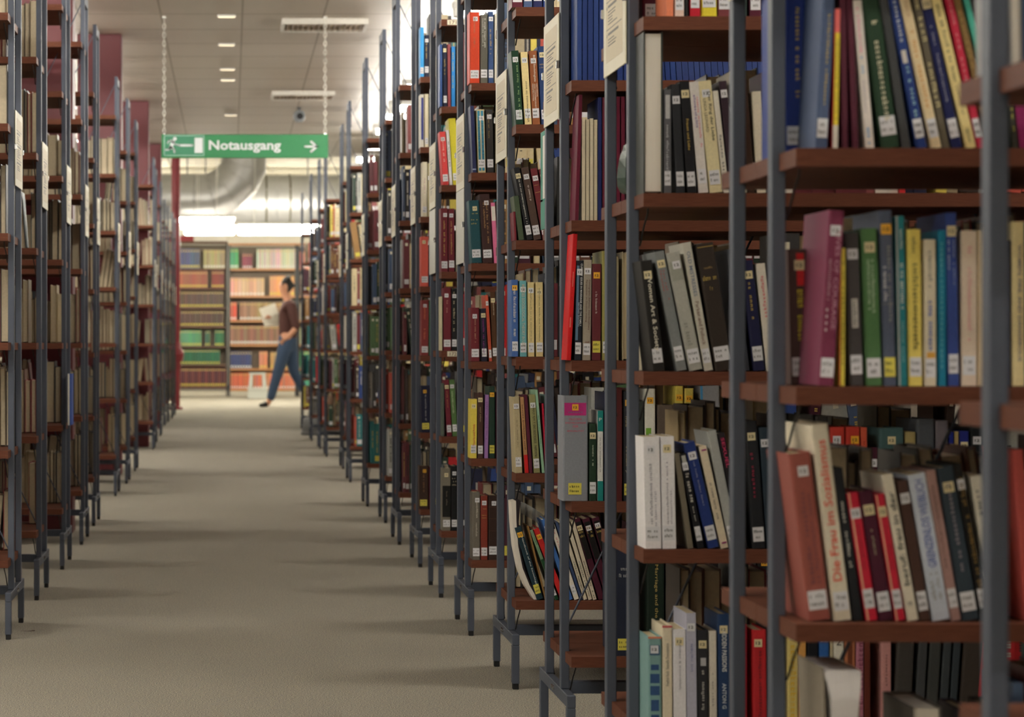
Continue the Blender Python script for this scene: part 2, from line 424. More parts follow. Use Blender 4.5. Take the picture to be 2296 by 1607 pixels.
def stuff_book(X, Y, z, wd, d, h, lean, col, rev=False, lab=1):
    ca, sa = math.cos(lean), math.sin(lean)
    if lean > 0: piv = wd
    else: piv = 0
    def T(x, y, zz):
        x -= piv
        yy = (d-y) if rev else y
        return (X+piv + x*ca + zz*sa, Y + yy, z + .0006 - x*sa + zz*ca)
    c = lin(col); t = .0022; pg = lin((205, 190, 158)) if sum(col) < 560 else lin((222, 214, 198))
    sbox(0, wd, 0, .003, 0, h, c, T)
    sbox(0, t, .003, d, 0, h, c, T); sbox(wd-t, wd, .003, d, 0, h, c, T)
    sbox(t, wd-t, .003, d-.004, .003, h-.004, pg, T)
    if not rev:
        q = .0007
        def quad(x0, x1, z0, z1, cc):
            STUFF.add([T(x0,-q,z0),T(x1,-q,z0),T(x1,-q,z1),T(x0,-q,z1)], [(0,1,2,3)]); STC.append(lin(cc))
        r = random.random
        if lab and r() < .8:
            lc = (222,222,226) if r() < .85 else (226,214,90)
            quad(wd*.12, wd*.9, .012+.006*r(), .035+.006*r(), lc)
            if r() < .6: quad(wd*.25, min(wd*.8, wd*.25+.011), h-.026, h-.014, (224,218,196))
        if lab and r() < .7:
            tc = random.choice([(200,170,90),(210,205,195),(40,40,44)]) if sum(col) < 380 else (60,56,52)
            a = h*(.25+.2*r()); zz = a
            while zz < h*.8:
                quad(wd*.38, wd*.38+min(.006, wd*.3), zz, zz+.0028, tc); zz += .0042 if r() < .85 else .010
def book(X, Y, z, wd, d, h, lean, col, label, rev=False, st='', titles=(), white_pages=False, group=None, name='book', cat='book', soft=False):
    piv = wd if lean > 0 else 0
    root = thing(name, label, cat, (X+piv, Y, z+.0006), (0, lean, 0), group)
    t = .0012 if (soft or wd < .012) else .0024
    b = min(.0035, wd*.16) if not soft else .0008
    ov = 0 if soft else .0025
    poly = [(0,d),(0,b),(b*.3,b*.3),(b,0),(wd-b,0),(wd-b*.3,b*.3),(wd,b),(wd,d),(wd-t,d),(wd-t,t*1.5),(t,t*1.5),(t,d)]
    fy = (lambda y: d-y) if rev else (lambda y: y)
    poly = [(a-piv, fy(c)) for a, c in poly]
    if rev: poly = poly[::-1]
    q = MB(); q.prism(poly, 0, h); put('cover', q.mesh('cover', cm(col, .4)), root)
    q = MB(); y0, y1 = sorted((fy(t*1.5+.0003), fy(d-ov-.0005)))
    q.box(t+.0002-piv, wd-t-.0002-piv, y0, y1, ov, h-ov-.0003)
    put('page_block', q.mesh('pages', page_w if white_pages else page_m), root)
    if rev: return root
    for ch in st:
        if ch in 'tTo':
            sz = min(.0125, wd*.82); cx = wd*.5 + (0 if sz > wd*.6 else random.uniform(-.1,.15)*wd); zz = h-.013-random.random()*.006
            q = MB(); q.box(cx-sz/2-piv, cx+sz/2-piv, -.0005, -.0001, zz-.0125, zz)
            flat_text(q, '12', cx-sz*.3-piv, cx+sz*.3-piv, zz-.0085, zz-.0038, y=-.0008, mi=1, bold=.02)
            put('shelf_mark_sticker', q.mesh('sticker', [{'t': lab_c if random.random() < .45 else lab_w, 'T': lab_o, 'o': lab_o}[ch], ink]), root)
        if ch in 'bB':
            a0, a1 = wd*.08, wd*.92
            if a1-a0 > .026: a0, a1 = wd*.5-.014, wd*.5+.012
            z0 = .010+random.random()*.006; z1 = z0+.023
            q = MB(); q.box(a0-piv, a1-piv, -.0005, -.0001, z0, z1)
            u = a1-a0
            flat_text(q, '~5', a0+u*.1-piv, a1-u*.1-piv, z0+.014, z0+.0185, y=-.0008, mi=1)
            flat_text(q, '~5', a0+u*.1-piv, a1-u*.15-piv, z0+.005, z0+.0095, y=-.0008, mi=1)
            put('call_number_label', q.mesh('label', [lab_y if ch == 'B' else lab_w, ink]), root)
    for tt in titles:
        if tt[0] == '#':      # a coloured block on the spine
            _, c, f0, f1, a0, a1 = tt
            q = MB(); q.box(wd*a0-piv, wd*a1-piv, -.00025, .0, h*(1-f1), h*(1-f0)); put('spine_panel', q.mesh('panel', cm(c)), root); continue
        txt, c, dr, f0, f1, a0, a1 = tt
        q = MB(); flat_text(q, txt, wd*a0-piv, wd*a1-piv, h*(1-f1), h*(1-f0), dr, y=-.0006, bold=.012)
        if q.f: put('title_lettering', q.mesh('title', mat('lettering_%02x%02x%02x' % c, c, .4, noise=0)), root)
    return root
def feature(titles, st, rev, col):
    if rev: return 'showing page edges'
    for tt in titles:
        if tt[0] not in '#' and not tt[0].startswith('~') and tt[0] not in NOLAB: return 'lettered ' + ' '.join(tt[0].split()[:4])
    for tt in titles:
        if tt[0].startswith('~'): return 'with ' + cname(tt[1]) + ' title'
    if 'B' in st: return 'with yellow label'
    if 'b' in st: return 'with white label'
    return 'with plain spine'
NOLAB = set()
LASTX = {}; PREV = []
def shelf_row(key, lvl, items, sgn='right'):
    """items measured on the photograph: x left, x right at the foot, y of the top, lean of the top in pixels, colour, stickers, titles, options"""
    _, Y0, X, lv = RK[key]; zb = lv[lvl]; n = 0; last = 0
    for it in items:
        x0, x1, yt, ln, col = it[:5]; st = it[5] if len(it) > 5 else ''; tl = it[6] if len(it) > 6 else (); op = it[7] if len(it) > 7 else {}
        ins = op.get('ins', .012 if key != 'A' else .03); d = op.get('d')
        Y = Y0 + ins; Xl = (x0-VX)*Y/F
        if Xl < X + PW + .001:
            Y2 = Y0 + .142; X2 = (x0-VX)*Y2/F
            if X2 > X + PW - .004 and key in 'AC' and not op.get('front'): Y = Y2; Xl = max(X2, X+PW+.0006)
            else: d = .108 - ins - .004
        wd = (x1-x0)*Y/F; zt = EYE-(yt-VY)*Y/F; hz = zt - zb; dx = ln*Y/F
        wd = max(.004, wd - .0006)
        h = math.hypot(hz, dx); lean = math.atan2(dx, hz)
        if d is None: d = min(.20, max(.12, h*.72))
        if lean: wd *= math.cos(lean)
        n += 1
        rev = op.get('rev', False)
        if PREV and PREV[-1][0] == (key, lvl) and not op.get('nofit'):
            _, pX, pY, pw, pd, ph, pl = PREV[-1]
            if not (pY + pd < Y or Y + d < pY):
                hh = min(ph*math.cos(pl), h*math.cos(lean)); over = 0
                for zz in (0, hh):
                    over = max(over, pX + pw/math.cos(pl) + zz*math.tan(pl) - (Xl + zz*math.tan(lean)))
                if over > .0004:
                    if over < wd*.35: Xl += over; wd -= over
                    else:
                        need = over - wd*.3; Xl += wd*.3; wd *= .7
                        lean = math.atan(math.tan(lean) + need/max(hh, .01))
        PREV.append(((key, lvl), Xl, Y, wd, d, h, lean))
        lab = f"{cname(col)} {op.get('kind','book')} {op.get('f') or feature(tl, st, rev, col)}, {ORD[n-1]} along {SHELF[lvl]} shelf up, {RNO[key]}"
        book(Xl, Y, zb, wd, d, h, lean, col, lab, rev=rev, st=st, titles=tl, white_pages=op.get('wp', False), soft=op.get('soft', False), group=f'books on the {SHELF[lvl]} shelf of the {RNO[key]}')
        N_IND[0] += 1
        last = max(last, (x1-VX)*Y/F)
    LASTX[key, lvl] = last
PAL = [(104,40,48),(90,34,42),(72,28,46),(104,40,48),(28,32,62),(44,70,135),(28,28,30),(30,30,34),(64,62,62),(34,58,42),(40,62,48),(120,122,124),(175,176,170),(226,220,208),(222,206,165),(178,164,134),(100,62,44),(54,40,33),(150,84,84),(82,114,76),(76,92,122),(165,125,75),(200,38,45),(224,206,95),(38,118,122),(195,85,70),(60,80,110)]
PALB = [(150,60,55),(100,62,44),(120,100,70),(64,58,52),(40,38,36),(130,40,48),(90,80,66),(170,150,110),(54,40,33),(60,80,90),(70,66,60)]
def fill(key, lvl, s, X0, X1, near=True, rev=False, pal=PAL, dens=.9, indiv=0, gap=.27):
    _, Y0, X, lv = RK[key]; zb = lv[lvl]; hmax = (lv[lvl+1] if lvl+1 < len(lv) else 9) - zb - BT - .012
    hmax = min(hmax, .27); x = X0; k = 0
    lean = 0; base = random.choice((.19, .21, .225)); col = random.choice(pal)
    while x < X1:
        if random.random() > dens: x += random.uniform(.02, .09); lean = 0
        if random.random() < .16:
            nl = random.choice((0, 0, -.09, -.14, .08)) * s
            if nl != lean: x += .5*base*abs(nl-lean)*1.6
            lean = nl
        if random.random() < .72: col = random.choice(pal)
        if random.random() < .3: base = random.choice((.17, .19, .205, .215, .23))
        wd = random.choice((.009,.013,.017,.02,.024,.03,.036)); h = min(hmax, base*random.uniform(.93, 1.06)); d = h*.7
        d = min(d, .17)
        if x + wd > X1: break
        xa = x if s > 0 else -(x+wd)
        if near: Y = Y0 + random.uniform(.006, .02)
        else: Y = Y0 + .532 - d - random.uniform(.004, .02)
        if x < X+PW+.001:                       # clear the upright
            if near: Y = Y0 + .142; d = min(d, .12)
            else: x = X+PW+.001; xa = x if s > 0 else -(x+wd)
        if abs(lean) > 0 and k == 0: lean = 0
        if k < indiv and N_IND[0] < MAXIND:
            st = '' if rev else random.choice(['tb','tb','b','B','Tb'])
            tl = () if rev else random.choice([(), (('~%d' % random.randint(10,20), (205,190,150) if sum(col) < 380 else (50,46,44), 'd', .2, .75, .36, .62),)])
            if rev: f = random.choice(['with tan page edges', 'with aged page edges'])
            lab = f"{cname(col)} book {feature(tl, st, rev, col)}, {ORD[k]} along {SHELF[lvl]} shelf up, {RNO[key]}"
            book(xa, Y, zb, wd, d, h, lean, col, lab, rev=rev, st=st, titles=tl, group=f'books on the {SHELF[lvl]} shelf of the {RNO[key]}')
            N_IND[0] += 1
        else:
            stuff_book(xa, Y, zb, wd, d, h, lean, col, rev, 1)
        k += 1
        x += wd*math.cos(lean) + .0008 + (h*0 if lean == 0 else .001) + (wd*0)
# ------------------------------------------------------------------ the books one can read, shelf by shelf
NOLAB |= {'ULLSTEIN', 'MENZIES SOCIOLOGICAL THEORY IN USE', 'LINDA LEONARD', 'S S Shashi', 'ERNEST', 'Parker and Pollock', 'ANTON G', 'Friedrich Koch', 'L. Allen'}
G = (205,178,96); Wt = (226,224,216); K = (34,34,36); RD = (214,72,54)
def dn(n, c, f0=.2, f1=.8, a0=.34, a1=.62): return ('~%d' % n, c, 'd', f0, f1, a0, a1)
def un(n, c, f0=.2, f1=.8, a0=.34, a1=.62): return ('~%d' % n, c, 'u', f0, f1, a0, a1)
def ac(n, c, f0, f1, a0=.15, a1=.85): return ('~%d' % n, c, 'a', f0, f1, a0, a1)
SR = shelf_row
SR('A', 3, [
 (1761,1808,-60,0,(34,58,138),'b',(dn(22,G,.19,.72,.5,.72),)),
 (1816,1856,-42,-4,(80,96,130),'b',(dn(22,G,.2,.75,.5,.68),)),
 (1860,1879,21,-12,(170,30,40),'',(('#',(238,120,116),0,.17,.1,1),('#',(238,214,70),.17,.83,.18,1),('#',(232,226,215),.83,1,.1,1),dn(26,(160,150,60),.22,.8,.4,.85))),
 (1883,1903,-50,-20,(88,34,52)), (1906,1927,-50,-20,(88,34,52)),
 (1932,1962,2,-29,(232,224,216),'',(dn(12,(240,150,180),.05,.36,.3,.6),dn(6,(60,150,210),.38,.5,.3,.6),dn(14,(170,160,175),.54,.78,.3,.55),dn(5,(60,150,210),.86,.98,.3,.7)),{'soft':True,'wp':True}),
 (1977,2019,-30,-50,(40,66,46),'b',(dn(20,(214,206,176),.22,.84,.4,.7),)),
 (2020,2044,-20,-54,(70,72,74)),
 (2046,2081,-30,-74,(38,62,128),'b',(dn(9,(210,216,226),.1,.36,.36,.7),('#',(220,214,206),.4,.48,.25,.7),dn(12,(170,214,226),.5,.82,.4,.74))),
 (2084,2114,-30,-78,(232,212,170),'b',(dn(6,(200,150,120),.05,.2,.4,.6),dn(16,(214,150,60),.28,.76,.35,.65))),
 (2115,2132,-40,-76,(104,96,80),'',(dn(18,(214,200,150),.1,.8,.2,.8),)),
 (2134,2160,-30,-78,(28,34,84),'tb',(dn(22,(170,170,190),.25,.72,.4,.6),)),
 (2163,2191,-30,-86,(238,218,152),'',(dn(24,(90,80,60),.12,.6,.35,.65),dn(10,(120,110,80),.62,.8,.4,.6),dn(6,(60,56,46),.88,.97,.4,.65)),{'soft':True}),
 (2192,2210,-40,-80,(200,46,74),'b',(dn(14,(230,160,160),.1,.6,.35,.6),)),
 (2213,2236,-50,-92,(134,106,62),'',(dn(14,(180,150,80),.2,.8,.3,.6),)),
 (2238,2252,-60,-90,(84,190,168)),
 (2272,2286,-30,-40,(60,58,50),'',(dn(16,(190,180,80),.3,.9,.3,.7),)), (2287,2310,-30,-40,(150,40,100)), (2312,2336,-30,-30,(40,40,44))])
SR('A', 2, [
 (1774,1817,560,-8,(84,60,56),'tb',(('#',(216,44,48),.03,.27,.45,.85),dn(14,(236,220,50),.3,.68,.45,.85)),{'soft':True}),
 (1820,1871,473,-11,(128,54,82),'tb',(('LIVES OF COURAGE',(196,140,160),'d',.12,.68,.56,.86),dn(18,(196,150,165),.28,.52,.2,.42),('#',(226,200,206),.56,.576,.2,.32),('#',(226,200,206),.598,.614,.2,.32),('#',(226,200,206),.636,.652,.2,.32),('#',(226,200,206),.674,.69,.2,.32)),{'ins':.016}),
 (1876,1895,557,-8,(240,222,92),'',(('#',(200,60,40),0,1,0,.2),dn(22,(110,96,40),.1,.9,.45,.75)),{'soft':True}),
 (1904,1938,524,-12,(74,70,70),'tb',(('#',(205,200,192),.43,.62,.3,.75),dn(9,K,.44,.61,.4,.62))),
 (1942,1980,513,-12,(84,124,78),'tb',(dn(20,(186,206,176),.2,.56,.3,.48),dn(20,(186,206,176),.2,.56,.55,.73))),
 (1982,2012,473,-11,(88,96,116),'TB',(dn(14,(226,224,226),.32,.52,.2,.45),dn(20,(150,148,140),.18,.64,.55,.8),('#',(120,120,120),.53,.535,0,1))),
 (2015,2036,485,-7,(38,128,136),'',(('#',(160,164,162),0,1,0,.24),dn(10,Wt,.08,.2,.45,.75),dn(18,Wt,.28,.55,.42,.85),dn(16,(160,200,200),.62,.86,.5,.7))),
 (2038,2070,515,-4,(236,216,112),'b',(dn(7,K,.05,.16,.35,.6),dn(22,(50,44,30),.22,.8,.38,.72))),
 (2073,2101,538,-1,(226,216,192),'b',(dn(10,(120,120,120),.08,.34,.35,.65),dn(12,(60,90,190),.42,.76,.35,.72),('#',(214,160,70),.77,.82,.2,.9))),
 (2105,2123,517,-1,(30,128,160),'',(dn(24,(120,190,200),.08,.9,.3,.6),)),
 (2125,2152,478,-6,(60,80,150),'tb',(dn(14,(190,200,220),.16,.36,.15,.35),dn(18,(160,170,200),.16,.42,.62,.8))),
 (2156,2191,518,0,(228,210,190),'b',(dn(5,(220,130,150),.07,.15,.42,.65),dn(22,(226,150,160),.24,.74,.42,.65)),{'soft':True}),
 (2193,2212,518,0,(222,200,164)), (2214,2238,520,0,(120,60,58)), (2240,2268,540,0,(60,64,80)),
 (2270,2299,498,-1,(234,218,164),'',(('WOMEN, FIRE, AND DANGEROUS',(86,84,120),'d',.14,.85,.42,.74),)), (2302,2330,500,0,(110,150,200))])
SR('A', 1, [
 (1814,1865,1019,-46,(158,88,78),'tb',(un(20,(110,60,70),.22,.78,.3,.48),un(20,(110,60,70),.24,.78,.6,.72))),
 (1871,1912,954,-54,(228,218,196),'b',(('Die Frau im Sozialismus',(228,84,62),'u',.08,.8,.22,.72),)),
 (1915,1937,1052,-46,(32,34,38),'',(dn(18,(226,224,214),.22,.66,.3,.6),)),
 (1942,1970,1107,-44,(206,40,64),'tb',(('#',(232,180,150),0,1,.12,.26),dn(16,(140,24,40),.25,.6,.5,.7))),
 (1972,2005,1103,-46,(78,28,48),'tb',(dn(8,(190,180,150),.3,.5,.4,.55),)),
 (2008,2032,1111,-47,(206,40,64),'tb',(('#',(232,180,150),0,1,.1,.24),dn(14,(140,24,40),.25,.6,.5,.7))),
 (2036,2061,1066,-58,(232,224,204),'',(('beruf: frau in der',(40,38,36),'u',.12,.76,.25,.8),('~2',(60,56,50),'a',.86,.9,.3,.7)),{'soft':True}),
 (2063,2089,1080,-52,(80,56,48),'tb'),
 (2092,2132,1066,-56,(206,214,228),'',(('GRENZENLOS WEIBLICH',(92,108,180),'u',.04,.64,.3,.78),un(10,(140,140,140),.67,.86,.2,.42),un(10,(140,140,140),.67,.86,.55,.75)),{'soft':True}),
 (2133,2157,1057,-58,(174,138,132),'b',(dn(24,(90,60,60),.1,.66,.35,.55),)),
 (2159,2198,1051,-58,(54,66,76),'tb',(un(20,(150,140,150),.1,.68,.35,.58),)),
 (2200,2222,1043,-64,(30,28,26),'tb',(un(14,(150,120,60),.08,.28,.25,.75),un(20,(150,120,60),.32,.8,.25,.75))),
 (2226,2252,1069,-50,(226,220,204),'',(dn(8,(90,90,90),.1,.4,.3,.6),),{'soft':True}),
 (2300,2326,1010,-30,(200,92,86)), (2328,2350,1060,-20,(222,210,180))])
SR('A', 0, [
 (2050,2118,1586,-6,(110,104,98),'',(),{'rev':True,'wp':True,'d':.16}),
 (2180,2214,1600,-10,(60,50,66),'',(),{'rev':True,'d':.15}), (2226,2262,1590,0,(60,56,50),'',(),{'rev':True})])
SR('C', 4, [
 (1440,1493,-170,0,(98,32,52),'b'), (1494,1511,-150,0,(226,132,96)), (1513,1535,-150,0,(232,204,190),'b'), (1537,1543,-150,0,(30,30,30)),
 (1547,1571,-170,0,(196,30,50),'b'), (1573,1609,-160,-3,(232,214,60),'b'), (1610,1639,-160,-2,(126,62,66),'b'), (1646,1676,-160,0,(70,90,84)), (1681,1708,-160,-2,(92,32,52),'b'), (1712,1738,-150,0,(70,90,110))])
SR('C', 3, [
 (1443,1487,72,0,(60,64,60),'',(),{'rev':True,'wp':True,'f':'showing thick white pages','d':.085,'front':1}),
 (1489,1506,202,0,(94,94,98),'b',(('#',(190,190,190),.05,.28,.2,.8),dn(22,(190,190,194),.34,.82,.3,.65))),
 (1508,1537,190,-12,(44,46,50),'tb'), (1541,1563,183,-17,(30,30,34),'tb',(('Frauen und Liebe',(206,176,90),'d',.34,.62,.4,.66),)),
 (1566,1589,185,-22,(226,220,214),'b',(dn(12,(120,90,160),.12,.42,.3,.52),dn(22,(220,110,120),.14,.6,.62,.82)),{'soft':True}),
 (1591,1621,183,-26,(228,216,172),'tb',(('Der Ring der Liebe',(92,84,70),'d',.1,.54,.56,.86),('LINDA LEONARD',(130,120,96),'d',.16,.46,.22,.44)),{'soft':True}),
 (1623,1636,205,-25,(228,222,208),'',(dn(12,(90,86,80),.4,.8,.3,.7),)), (1638,1656,183,-26,(58,42,52),'t'), (1658,1676,160,-20,(224,214,190)), (1678,1694,180,-18,(60,40,30)), (1698,1719,206,-12,(228,218,196),'b'), (1722,1748,160,-8,(78,30,48))])
SR('C', 2, [
 (1440,1462,590,0,(196,186,160),'',(),{'rev':True}),
 (1465,1492,586,-29,(38,36,34),'tb',(('Women Art & Society',(232,226,208),'d',.13,.82,.3,.78),),{'front':1}),
 (1518,1542,566,-52,(132,136,136),'tb',(dn(8,(170,80,80),.16,.34,.2,.36),dn(10,(170,80,80),.16,.42,.5,.66))),
 (1546,1578,569,-53,(178,178,168),'tb',(('#',(160,162,150),.08,.24,.1,.9),dn(8,(140,140,130),.6,.8,.3,.6))),
 (1580,1600,546,-50,(206,202,188),'b',(('OLD MISTRESSES',(110,124,150),'d',.07,.42,.3,.72),('Parker and Pollock',(130,100,86),'d',.46,.8,.3,.72)),{'soft':True}),
 (1604,1645,549,-44,(58,50,44),'b',(ac(7,(170,140,84),.185,.20,.25,.75),('#',(58,50,44),0,.01,.1,.2),ac(11,G,.255,.29,.1,.9),('~3',(190,160,80),'a',.34,.37,.42,.58),('#',(190,160,84),.025,.03,.05,.95))),
 (1660,1682,560,-30,(60,62,70)), (1690,1717,586,-28,(34,36,70),'tb',(dn(9,G,.2,.55,.35,.6),)), (1719,1740,592,-24,(228,220,206),'',(un(12,(220,90,100),.1,.5,.35,.65),),{'soft':True})])
SR('C', 1, [
 (1447,1484,980,-5,(238,236,238),'tb',(un(30,(130,126,140),.22,.78,.35,.5),un(16,(150,146,160),.48,.8,.62,.75)),{'soft':True,'front':1}),
 (1486,1517,979,-5,(238,236,238),'tb',(un(30,(130,126,140),.22,.78,.35,.5),un(16,(150,146,160),.48,.8,.62,.75)),{'soft':True}),
 (1538,1556,1020,-44,(120,112,96)), (1558,1581,1020,-46,(24,24,28),'tb',(('#',(180,178,170),.02,.14,.2,.8),dn(12,(220,216,206),.18,.52,.3,.8),dn(9,(200,196,186),.56,.72,.4,.6))),
 (1583,1615,995,-55,(36,56,118),'tb',(dn(26,(150,150,170),.18,.64,.42,.56),)),
 (1617,1635,1003,-50,(222,208,182),'',(('#',(150,40,110),.03,.045,.25,.9),dn(22,(100,84,76),.36,.72,.35,.65),('#',(150,40,110),.94,.955,.25,.9)),{'soft':True}),
 (1637,1659,968,-52,(170,172,168),'b'), (1661,1678,973,-52,(34,30,34),'',(('SEXUEL',(214,60,110),'d',.04,.3,.3,.75),)),
 (1688,1718,946,-20,(38,40,44),'tb',(un(12,(180,50,80),.2,.6,.3,.5),)), (1720,1742,960,-18,(46,60,72),'t'), (1744,1775,930,-10,(30,28,30)), (1790,1826,930,0,(60,58,56)), (1828,1858,934,0,(54,52,50)),
 (1861,1895,958,0,(190,60,48),'t',(('Sexdiktatur',(110,26,24),'u',.12,.58,.4,.72),)), (1897,1929,958,0,(190,60,48),'T',(('Sexdiktatur',(110,26,24),'u',.12,.58,.4,.72),)), (1931,1945,959,0,(206,92,66),'',(un(12,(150,50,40),.1,.6,.3,.6),)),
 (1947,1969,1004,0,(72,30,46),'t'), (1972,2027,960,0,(72,100,100),'t',(ac(3,(34,44,46),.2,.23),ac(4,(34,44,46),.28,.31))), (2030,2054,969,0,(166,150,100),'',(('LOVE',(90,70,44),'u',.14,.32,.3,.65),)), (2056,2096,940,0,(80,84,90)), (2098,2127,944,0,(110,104,110)),
 (2129,2139,969,0,(34,44,130),'t'), (2141,2150,968,0,(170,150,104)), (2152,2173,967,0,(36,44,124),'t'), (2176,2206,954,0,(30,34,36),'t',(ac(6,(180,180,170),.3,.32),)), (2210,2240,950,0,(60,110,90))])
SR('C', 0, [
 (1454,1485,1428,-1,(128,166,164),'t',(('#',(70,100,130),.09,.2,.12,.88),('#',(214,130,100),0,.02,0,1),('#',(52,84,128),.30,.36,.2,.8),('#',(52,84,128),.40,.50,.15,.85),('#',(52,84,128),.53,.63,.15,.85),('#',(52,84,128),.68,.80,.2,.8),('#',(52,84,128),.84,.95,.2,.8)),{'front':1,'f':'with dark blue ornaments'}),
 (1486,1509,1403,-1,(228,216,190),'',(('#',(196,90,96),0,.02,0,1),('Sexuelle Denunziation',(96,90,84),'u',.17,.42,.35,.65),('Friedrich Koch',(96,90,84),'u',.44,.58,.35,.65))),
 (1511,1540,1411,-2,(234,232,236),'t',(un(30,(120,118,130),.14,.6,.42,.6),),{'soft':True}),
 (1541,1564,1375,-3,(186,186,204),'t',(un(14,(96,100,160),.26,.5,.4,.65),),{'soft':True}),
 (1565,1590,1413,-2,(44,44,48),'t',(('#',(190,188,190),.28,.36,.3,.8),un(18,(210,206,200),.4,.8,.35,.6))),
 (1592,1609,1415,-2,(222,214,200),'',(dn(14,(150,140,130),.4,.8,.35,.6),)),
 (1611,1638,1377,-2,(38,62,100),'t',(('HIDDEN PASSIONS',(232,232,232),'d',.14,.50,.35,.75),('ANTON G',(210,214,220),'d',.60,.82,.35,.7))),
 (1641,1650,1410,0,(170,20,46)), (1652,1676,1400,0,(190,30,52)), (1689,1721,1413,-2,(196,44,50),'t',(un(22,(120,28,36),.2,.9,.4,.62),)), (1724,1748,1400,0,(70,60,60)),
 (1766,1790,1400,0,(226,206,130),'t',(dn(14,(230,190,50),.2,.9,.3,.8),)), (1791,1808,1400,0,(230,172,96),'',(un(14,(110,80,40),.4,.9,.35,.65),)), (1810,1835,1395,0,(26,28,34),'t',(('#',(40,110,190),.03,.12,.1,.9),('#',(130,90,80),.36,.52,.25,.8),('#',(210,210,215),.54,.8,.15,.9))),
 (1837,1860,1398,0,(50,100,170),'',(ac(9,(190,210,230),.1,.13),ac(9,(190,210,230),.15,.18))), (1862,1868,1398,0,(200,190,160)), (1869,1893,1400,0,(230,226,214),'',(('NON',(40,40,44),'u',.03,.2,.3,.75),)), (1894,1919,1400,0,(186,120,84),'',(('#',(120,66,44),.02,.4,.3,.7),)),
 (1920,1937,1396,0,(196,130,150),'',(un(20,(140,70,100),.0,.9,.2,.9),)), (1938,1952,1396,0,(110,52,40)),
 (1976,1999,1390,0,(210,152,148),'',(('#',(180,190,190),.08,.2,.1,.6),un(10,(140,90,90),.3,.6,.4,.6))),
 (2003,2042,1392,12,(74,70,66)), (2050,2070,1392,14,(74,76,78)), (2074,2100,1392,15,(70,72,70)), (2104,2122,1392,16,(66,72,76)), (2126,2142,1392,17,(60,68,74)), (2148,2192,1392,18,(68,60,54))])
# third right bookcase row: set of slim blue volumes on top
Yb, Xb = RK['B'][1]+.012, RK['B'][2]
x = (1289-VX)*Yb/F
book(x, Yb+.13, RK['B'][3][4], .0045, .12, .27, 0, (120,120,112), 'thin grey board standing at the end of the slim blue volumes, fourth right bookcase'); N_IND[0] += 1
x = (1294-VX)*Yb/F
for k in range(50):
    wd = random.choice((.0095, .0105, .0115)); ln = 0 if k < 9 else -.07
    if k == 9: x += .012
    if k < 16:
        book(x, Yb, RK['B'][3][4], wd, .085 if x < Xb+PW+.001 else .19, .265, ln, (34,56,116) if k % 3 else (42,66,128), f'slim dark blue bound volume, {ORD[k]} along fifth shelf up, fourth right bookcase', group='slim blue bound volumes'); N_IND[0] += 1
    else: stuff_book(x, Yb, RK['B'][3][4], wd, .19, .265, ln, (34,56,116), lab=0)
    x += wd + .0012
LASTX['B', 4] = x
SR('B', 3, [
 (1289,1298,213,9,(104,28,52),'',(),{'wp':True}),
 (1305,1313,266,0,(214,204,176),'',(),{'kind':'journal','soft':True,'wp':True}), (1314,1322,268,0,(208,198,170),'',(),{'kind':'journal','soft':True}), (1323,1331,266,0,(218,208,182),'',(),{'kind':'journal','soft':True}), (1332,1340,269,0,(205,194,164),'',(),{'kind':'journal','soft':True}),
 (1341,1350,219,0,(34,44,100)), (1351,1359,219,0,(100,28,50)), (1361,1369,220,0,(100,28,50)), (1371,1380,220,0,(34,44,96)), (1382,1391,217,0,(104,28,52)), (1393,1402,217,0,(104,28,52)), (1404,1414,218,0,(92,26,46)), (1416,1426,218,0,(92,26,46))])
SR('B', 2, [
 (1270,1281,525,15,(214,32,36),'',(('#',(236,120,110),.3,.42,.4,.6),('#',(236,130,120),.66,.74,.3,.55)),{'front':1,'d':.07,'f':'leaning with worn spine'}),
 (1288,1304,585,5,(30,34,44),'tb',(('#',(96,124,150),.05,.8,.06,.42),('CURRENT ISSUES IN MARRIAGE AND THE FAMILY',(226,226,226),'d',.03,.66,.62,.9),('SECOND EDITION',(170,190,210),'d',.42,.66,.34,.55)),{'front':1}),
 (1306,1325,583,3,(168,158,142),'tb',(('Demographic Behavior: Interdisciplinary',(96,54,50),'d',.2,.7,.6,.84),('Perspectives on Decision-making',(96,54,50),'d',.2,.62,.26,.5),('AAAB',(110,40,40),'a',.81,.83,.3,.8))),
 (1327,1348,592,1,(104,46,52),'TB',(dn(20,(214,206,200),.29,.52,.36,.56),)),
 (1350,1369,563,0,(160,154,88),'b',(un(24,(120,112,50),.1,.75,.4,.7),)), (1372,1388,575,0,(150,140,110)),
 (1396,1408,565,0,(196,182,150),'',(),{'rev':True}), (1410,1424,570,0,(176,160,130),'',(),{'rev':True})])
